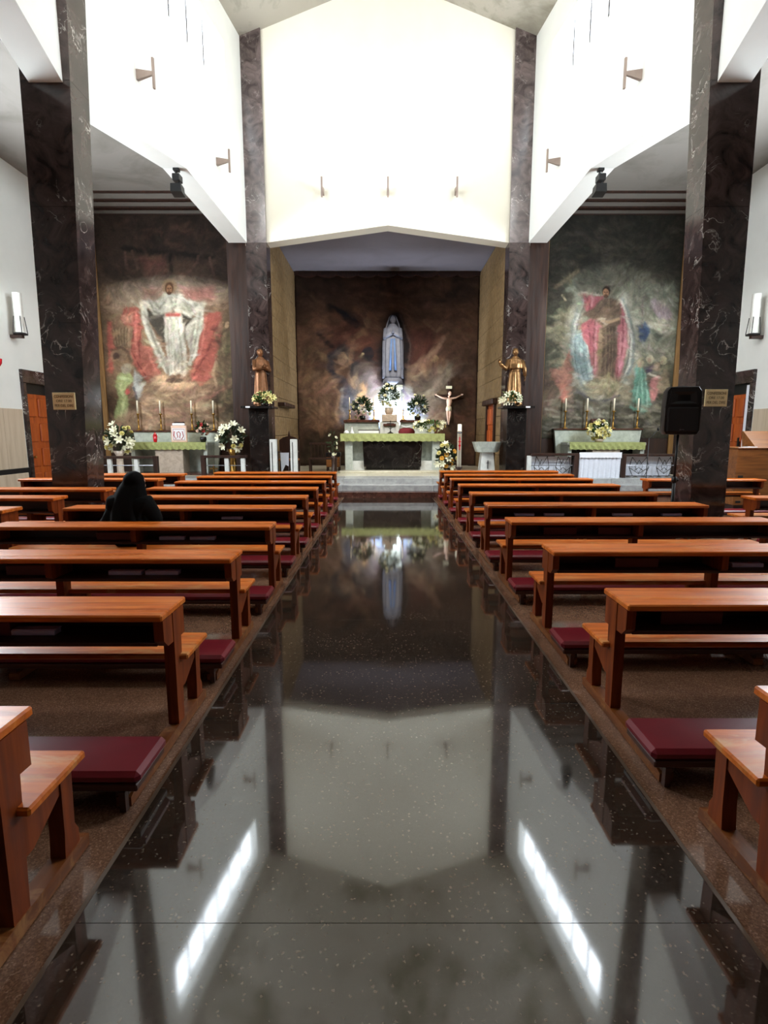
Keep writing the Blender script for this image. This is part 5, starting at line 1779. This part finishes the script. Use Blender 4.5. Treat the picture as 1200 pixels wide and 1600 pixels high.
# framed picture with a swirl motif
t = thing('picture_stand', 'small white framed picture with a red curled motif on the left side altar', 'picture', (-6.33, 16.12, ALT))
MB().cbox(-.24, .24, -.03, .03, 0, .50, .012).build('frame', M['petal_pink'], t)
MB().box(-.20, .20, -.036, -.030, .05, .42).build('mat_board', M['paper'], t)
b = MB()
pts = [(-.13, .33), (-.15, .20), (-.10, .10), (-.03, .16), (-.06, .28), (0, .32), (.05, .26), (.02, .14), (.08, .09), (.14, .18), (.11, .33)]
b.tube([(x, -.038, z) for x, z in pts], .012, 6)
b.tube([(-.17, -.037, .07), (-.17, -.037, .39), (.17, -.037, .39), (.17, -.037, .07), (-.17, -.037, .07)], .007, 6)
b.build('red_motif', M['petal_red'], t)
MB().cbox(-.19, .19, -.03, .03, .50, .57, .012).build('top_board', M['paper'], t)
MB().cbox(-.15, .15, .0, .10, .57, .61, .01).build('dark_cap', M['dark_wood'], t)
t = thing('votive_lamp', 'small red glass votive lamp on the left side altar', 'lamp', (-7.06, 16.1, ALT))
MB().lathe([(.05, 0), (.05, .02), (.055, .05), (.065, .20), (.055, .20)], 18).build('glass', M['red_glass'], t, True)
MB().lathe([(.055, .20), (.05, .24), (.02, .27), (.015, .30)], 18).build('cap', M['red_glass'], t, True)
bouquet('potted_flowers', 'small pot of pink and red flowers on the left side altar, right of the picture', (-5.62, 16.15, ALT), .19, (1, .8, .9), [(SMALL, 'petal_red', 7, 1.1), (SMALL, 'petal_pink', 8, 1.1)], 12, vase_pot(.16, .10, 'black'), 'leaf', 90, .40)
bouquet('altar_bouquet', 'round cream flower bouquet on the right side altar', (6.42, 16.1, ALT), .30, (1.0, .6, .85), [(LILY, 'petal_yellow', 10, .9), (ROSE, 'petal_yellow', 14, 1.2), (ROSE, 'petal', 8, 1.2)], 13, vase_pot(.10, .14, 'marble_pink'), 'leaf_light', 130, .36)
t = thing('brown_box', 'small brown box behind the bouquet on the right side altar ledge', 'box', (6.62, 16.80, zr))
MB().cbox(-.19, .19, -.06, .06, 0, .16, .01).build('box_body', M['marble_white'], t)
MB().cbox(-.21, .21, -.07, .07, .16, .30, .02).build('lid', M['marble_brown'], t)


# ================================================================== COMMUNION RAILS
def motif(b, x0, x1, z0, z1, y):
    """thin wrought diamond and candle shape"""
    cx, w = (x0 + x1) / 2, (x1 - x0)
    P = lambda u, v: (cx + u * w / 2, y, z0 + v * (z1 - z0))
    for p in ([P(-.55, 1), P(-.75, .45), P(-.45, 0)], [P(.55, 1), P(.75, .45), P(.45, 0)], [P(-.55, 1), P(0, .52), P(.55, 1)],
              [P(-.75, .45), P(0, .12), P(.75, .45)], [P(0, .85), P(-.3, .5), P(0, .15), P(.3, .5), P(0, .85)], [P(-.3, .30), P(0, .45), P(.3, .30)]):
        b.tube(p, .009, 6)


def rail(name, label, segs, posts, dark, y, top, panels=()):
    x0 = min(s_[0] for s_ in segs)
    t = thing(name, label, 'rail', (x0, y, PLAT))
    for a, c in segs:
        MB().cbox(a - x0, c - x0, -.08, .08, top - .07, top, .01).build('top_rail', M['dark_wood'], t)
        MB().tube([(a - x0, 0, .34), (c - x0, 0, .34)], .012, 6).build('lower_bar', M['steel'], t)
    for x in posts:
        MB().cbox(x - x0 - .055, x - x0 + .055, -.05, .05, 0, top - .07, .006).build('marble_post', M['marble_white'], t)
    for x in dark:
        MB().cbox(x - x0 - .06, x - x0 + .06, -.06, .06, -.0, top - .0, .006).build('dark_post', M['dark_wood'], t)
    for a, c in panels:
        b = MB()
        b.tube([(a - x0, 0, .05), (c - x0, 0, .05)], .012, 6)
        motif(b, a - x0, c - x0, .05, top - .09, 0)
        b.build('iron_panel', M['iron'], t)
    return t


rail('altar_rail', 'dark topped communion rail with white posts before the left side altar, by the near pillar', [(-8.0, -6.50)], [-7.72, -6.98], [-6.44], 14.62, .60)
rail('altar_rail', 'dark topped communion rail with white posts, reaching the far left pillar', [(-5.06, -3.9)], [-4.47, -4.02], [-5.12], 14.62, .62)
rail('altar_rail', 'dark communion rail with wrought iron panels, left of the hanging white lace cloth', [(3.95, 5.16)], [3.92], [5.22], 14.62, .68, [(4.0, 4.55), (4.6, 5.15)])
rail('altar_rail', 'dark communion rail with wrought iron panels, right of the white cloth', [(6.60, 8.0)], [8.05], [6.54], 14.62, .66, [(6.62, 7.35), (7.40, 7.98)])


def drape(name, label, x0, x1, y, z0, z1, seed, amp=.02, folds=9):
    r = random.Random(seed)
    n, m = 60, 14
    ph = r.uniform(0, 6)
    rings = []
    for j in range(m + 1):
        v = j / m
        ring = []
        for k in range(n + 1):
            u = k / n
            x = x0 + (x1 - x0) * u
            d = amp * (math.sin(folds * 2 * PI * u + ph + 1.1 * v) * .6 + math.sin(folds * 3.7 * u * PI + ph * 2 + 2.5 * v) * .4) * (.25 + v)
            z = z1 + (z0 - z1) * v - (.02 * math.sin(folds * 2 * PI * u + ph) + .03 * u * math.sin(seed)) * v
            ring.append((x, y + d, z))
        rings.append(ring)
    o = MB().loft(rings, False, False).build(name, M['white_cloth'], None, True)
    o.modifiers.new('cloth', 'SOLIDIFY').thickness = .006
    # a pleated lace border along the top
    lo = [[], []]
    for k in range(n + 1):
        x = x0 + (x1 - x0) * k / n
        lo[0].append((x, y - .045, z1 + .005))
        lo[1].append((x, y - .05, z1 - .16 + .025 * abs(math.sin(k * PI / 5))))
    MB().loft(lo, False, False).build('lace_border', M['paper'], o)
    return tag(o, label, 'cloth', 'white cloths on the right rail')


drape('white_cloth', 'large white lace-edged cloth hanging on the gate between two dark posts', 5.30, 6.46, 14.60, .36, 1.14, 1)
drape('white_cloth', 'white cloth behind the iron panels, left of the hanging lace cloth', 4.02, 5.14, 14.78, .46, 1.02, 2, .012, 6)
drape('white_cloth', 'white cloth behind the iron panels, right of the hanging lace cloth', 6.64, 7.96, 14.78, .46, 1.02, 3, .012, 6)
t = thing('standing_cross', 'small gilded standing cross on the floor step beside the left rail', 'cross', (-5.0, 15.1, PLAT))
MB().lathe([(.09, 0), (.09, .02), (.02, .05)], 16).build('foot', M['brass'], t, True)
MB().cbox(-.018, .018, -.012, .012, .03, .34, .003).build('upright', M['brass'], t)
MB().cbox(-.11, .11, -.012, .012, .20, .235, .003).build('crossbar', M['brass'], t)

# ================================================================== NAVE FITTINGS
def wall_lamp(label, P, out):
    """horn bracket reaching from the wall to an upright bar"""
    d = Vector(out).normalized()
    t = thing('wall_bracket', label, 'bracket', P)
    r_ = []
    sd = Vector((-d.y, d.x, 0))
    for q, w, h in ((0, .03, .085), (.02, .03, .085), (.30, .018, .03)):
        c = d * q
        r_.append([c + sd * w * sx + Vector((0, 0, h * sz)) for sx, sz in ((-1, -1), (1, -1), (1, 1), (-1, 1))])
    MB().loft(r_).build('horn', M['rose_metal'], t)
    c = d * .32
    MB().loft([[c + (sd * .022 * sx + d * .018 * sy) + Vector((0, 0, z)) for sx, sy in ((-1, -1), (1, -1), (1, 1), (-1, 1))] for z in (-.25, .25)]).build('upright_bar', M['rose_metal'], t)
    return t


for s, nm in ((-1, 'left'), (1, 'right')):
    for y, pos in ((10.54, 'nearer the camera'), (13.61, 'nearer the far pillar')):
        wall_lamp('rosy metal wall bracket high on the %s nave wall, the one %s' % (nm, pos), (s * x_far(y), y, 8.06), (-s, -.15 * 1, 0))
for x, pos in ((-1.75, 'left'), (0.0, 'middle'), (1.83, 'right')):
    wall_lamp('%s one of three slim metal brackets on the white wall above the chancel arch' % pos, (x, 15.32, 8.10), (0, -1, 0))

for s, nm in ((-1, 'left'), (1, 'right')):
    t = thing('spot_lamp', 'black spotlight under the peak of the %s nave arch' % nm, 'spotlight', (s * 4.52, 12.15, 7.22))
    MB().cbox(-.06, .06, -.06, .06, -.03, .03, .006).build('mount_plate', M['black'], t)
    MB().tube([(0, 0, -.03), (-.05, .02, -.12), (.06, .02, -.22), (0, .0, -.30)], .022, 8).build('bracket_arm', M['black'], t)
    MB().cbox(-.07, .09, -.10, .10, -.24, -.10, .012).build('ballast', M['black'], t)
    MB().hexa([(-.12, -.10, -.46), (.12, -.10, -.46), (.12, .12, -.50), (-.12, .12, -.50), (-.11, -.10, -.30), (.11, -.10, -.30), (.11, .10, -.32), (-.11, .10, -.32)]).build('lamp_head', M['black'], t)

# pleated glass lamps on the outer walls
for s, nm, y in ((-1, 'left', 13.45), (1, 'right', 13.55)):
    t = thing('wall_lamp', 'tall frosted glass lamp on a dark bracket on the %s outer wall' % nm, 'lamp', (s * 9.3, y, 4.05))
    MB().cbox(min(0, -s * .30), max(0, -s * .30), -.05, .05, -.06, .02, .006).build('bracket', M['dark_wood'], t)
    MB().lathe([(.16, .02), (.155, .05), (.10, .07), (.08, .07)], 16, (-s * .24, 0, 0)).build('cup', M['iron'], t, True)
    MB().lathe([(.105, .06), (.10, .6), (.10, 1.0), (.09, 1.0)], 16, (-s * .24, 0, 0)).build('glass_shade', M['frost'], t, 40)
    for k in range(4):
        a = PI / 4 + k * PI / 2
        MB().tube([(-s * .24 + .155 * math.cos(a), .155 * math.sin(a), .04), (-s * .24 + .11 * math.cos(a), .11 * math.sin(a), .45)], .010, 6).build('holder_rod', M['iron'], t)
t = thing('votive_bowl', 'small red hanging glass on the left outer wall at the photo edge', 'lamp', (-9.3, 12.72, 3.35))
MB().cbox(0, .10, -.02, .02, -.02, .02, .004).build('bracket', M['iron'], t)
MB().lathe([(.03, -.12), (.07, -.05), (.08, .05), (.07, .05)], 14, (.14, 0, 0)).build('glass', M['red_glass'], t, True)
t = thing('radiator_cover', 'grey framed low panel against the left wainscot', 'panel', (-9.25, 12.9, 0.0))
MB().cbox(-.02, .06, -.9, .62, .0, .80, .01).build('frame', M['iron'], t)
MB().cbox(.05, .08, -.8, .50, .06, .68, .01).build('inner_panel', M['wainscot'], t)


# plaques with three rows of brown lettering
def plaque(label, loc, rows):
    t = thing('plaque', label, 'sign', loc)
    MB().cbox(-.18, .18, -.012, .012, -.135, .135, .004).build('plate', M['plaque'], t)
    for z, txt, sz in rows:
        cu = bpy.data.curves.new('lettering', 'FONT')
        cu.body = txt
        cu.size = sz
        cu.align_x = 'CENTER'
        cu.align_y = 'CENTER'
        cu.extrude = .001
        o = bpy.data.objects.new('lettering', cu)
        COL.objects.link(o)
        dg = bpy.context.evaluated_depsgraph_get()
        me = bpy.data.meshes.new_from_object(o.evaluated_get(dg))
        bpy.data.objects.remove(o)
        me.materials.clear()
        w = max(v.co.x for v in me.vertices) - min(v.co.x for v in me.vertices)
        q = link('lettering', me, M['plaque_ink'], t)
        q.rotation_euler = (PI / 2, 0, 0)
        q.location = (0, -.0135, z)
        k = min(1, .30 / w)
        q.scale = (k, 1, 1)
    return t


plaque('small cream plaque with brown lettering on the front of the left near pillar', (-5.22, 8.592, 2.19), [(.07, 'CONFESSIONI', .062), (.0, 'ORE 17.00', .056), (-.075, 'PER DEL DIRE', .062)])
plaque('small cream plaque with brown lettering on the front of the right near pillar', (5.23, 8.592, 2.24), [(.07, 'CONFESSIONI', .062), (.0, 'ORE 17.00', .056), (-.075, 'PER DEL DIRE', .062)])

# loudspeaker on its stand
SX, SY = 4.37, 8.05
t = thing('speaker_stand', 'black tripod stand carrying the loudspeaker beside the right near pillar', 'stand', (SX, SY, 0))
MB().tube([(0, 0, .12), (0, 0, 1.0)], .024, 10).build('lower_pole', M['black'], t, True)
MB().tube([(0, 0, .95), (0, 0, 1.66)], .018, 10).build('upper_pole', M['black'], t, True)
MB().tube([(0, 0, .93), (0, 0, 1.02)], .038, 12).build('collar', M['black'], t, True)
MB().tube([(0, 0, .52), (0, 0, .60)], .038, 12).build('hub', M['black'], t, True)
MB().ell((.05, 0, .97), (.02, .02, .02), 8, 6).build('knob', M['black'], t, True)
for k in range(3):
    a = k * 2 * PI / 3
    MB().tube([(.03 * math.cos(a), .03 * math.sin(a), .56), (.23 * math.cos(a), .23 * math.sin(a), .02)], .014, 8).build('leg', M['black'], t, True)
    MB().tube([(.02 * math.cos(a), .02 * math.sin(a), .16), (.15 * math.cos(a), .15 * math.sin(a), .22)], .009, 6).build('brace', M['black'], t, True)
    MB().ell((.23 * math.cos(a), .23 * math.sin(a), .018), (.025, .025, .018), 8, 6).build('rubber_foot', M['black'], t, True)
t = thing('loudspeaker', 'black loudspeaker on a tripod stand in front of the right near pillar', 'speaker', (SX, SY, 1.661), math.radians(-16))
b = MB()
prof = [(-.24, .05), (-.21, 0), (.21, 0), (.24, .05), (.245, .40), (.23, .64), (.19, .70), (-.19, .70), (-.23, .64), (-.245, .40)]
r_ = [[(x * f, y, z + (0 if f == 1 else .03 * (0.35 - z))) for x, z in prof] for y, f in ((-.19, .97), (-.16, 1), (.06, 1.0), (.20, .72))]
b.loft(r_).build('cabinet', M['black'], t, 40)
MB().cbox(-.205, .205, -.21, -.185, .04, .40, .02).build('woofer_grille', M['grille'], t)
hr = [[(x * f, -.192 + d, .53 + z * f) for x, z in ((-.20, -.09), (.20, -.09), (.18, .11), (-.18, .11))] for f, d in ((1, 0), (1, -.012), (.86, -.012), (.45, .0))]
MB().loft(hr).build('horn_mouth', M['black'], t)
MB().box(-.03, .03, -.213, -.208, .065, .08).build('badge', M['steel'], t)
MB().cbox(-.07, .07, -.05, .05, .70, .715, .004).build('carry_handle', M['black'], t)
# slim microphone stand behind it
t = thing('microphone_stand', 'thin black microphone stand behind the loudspeaker, before the right rail', 'stand', (6.55, 13.3, 0))
MB().lathe([(.14, 0), (.14, .02), (.02, .04)], 18).build('base', M['black'], t, True)
MB().tube([(0, 0, .03), (0, 0, 1.55)], .011, 8).build('pole', M['black'], t, True)
MB().tube([(0, 0, 1.50), (.22, .05, 1.75)], .009, 8).build('boom', M['black'], t, True)
MB().ell((.24, .055, 1.77), (.03, .03, .045), 8, 6).build('microphone', M['grille'], t, True)

# big wooden cabinet on the right
t = thing('wooden_cabinet', 'large plain brown wooden cabinet in the right side aisle behind the short pew', 'cabinet', (7.50, 11.35, 0))
MB().cbox(-.0, 1.5, -.02, .75, .12, 1.34, .012).build('body', M['brown_wood'], t)
MB().box(.04, 1.46, .02, .7, 0, .12).build('plinth', M['dark_wood'], t)
MB().cbox(-.02, 1.52, -.04, .77, 1.34, 1.37, .008).build('top_board', M['brown_wood'], t)
MB().prism([(.10, 1.37), (.55, 1.37), (.62, 1.72), (.56, 1.72)], .46, 1.46, 'x').build('reading_desk', M['brown_wood'], t)
for z in (.72, .17):
    MB().cbox(.05, .16, -.026, -.02, z, z + .05, .002).build('finger_slot', M['black'], t)
o = MB().hexa([(.2, .0, 1.371), (.44, .02, 1.371), (.44, .22, 1.371), (.2, .2, 1.371), (.2, .0, 1.385), (.44, .02, 1.385), (.44, .22, 1.385), (.2, .2, 1.385)]).build('paper_stack', M['paper'])
o.location = (7.50, 11.35, .0)
tag(o, 'white papers lying on top of the brown wooden cabinet', 'papers')
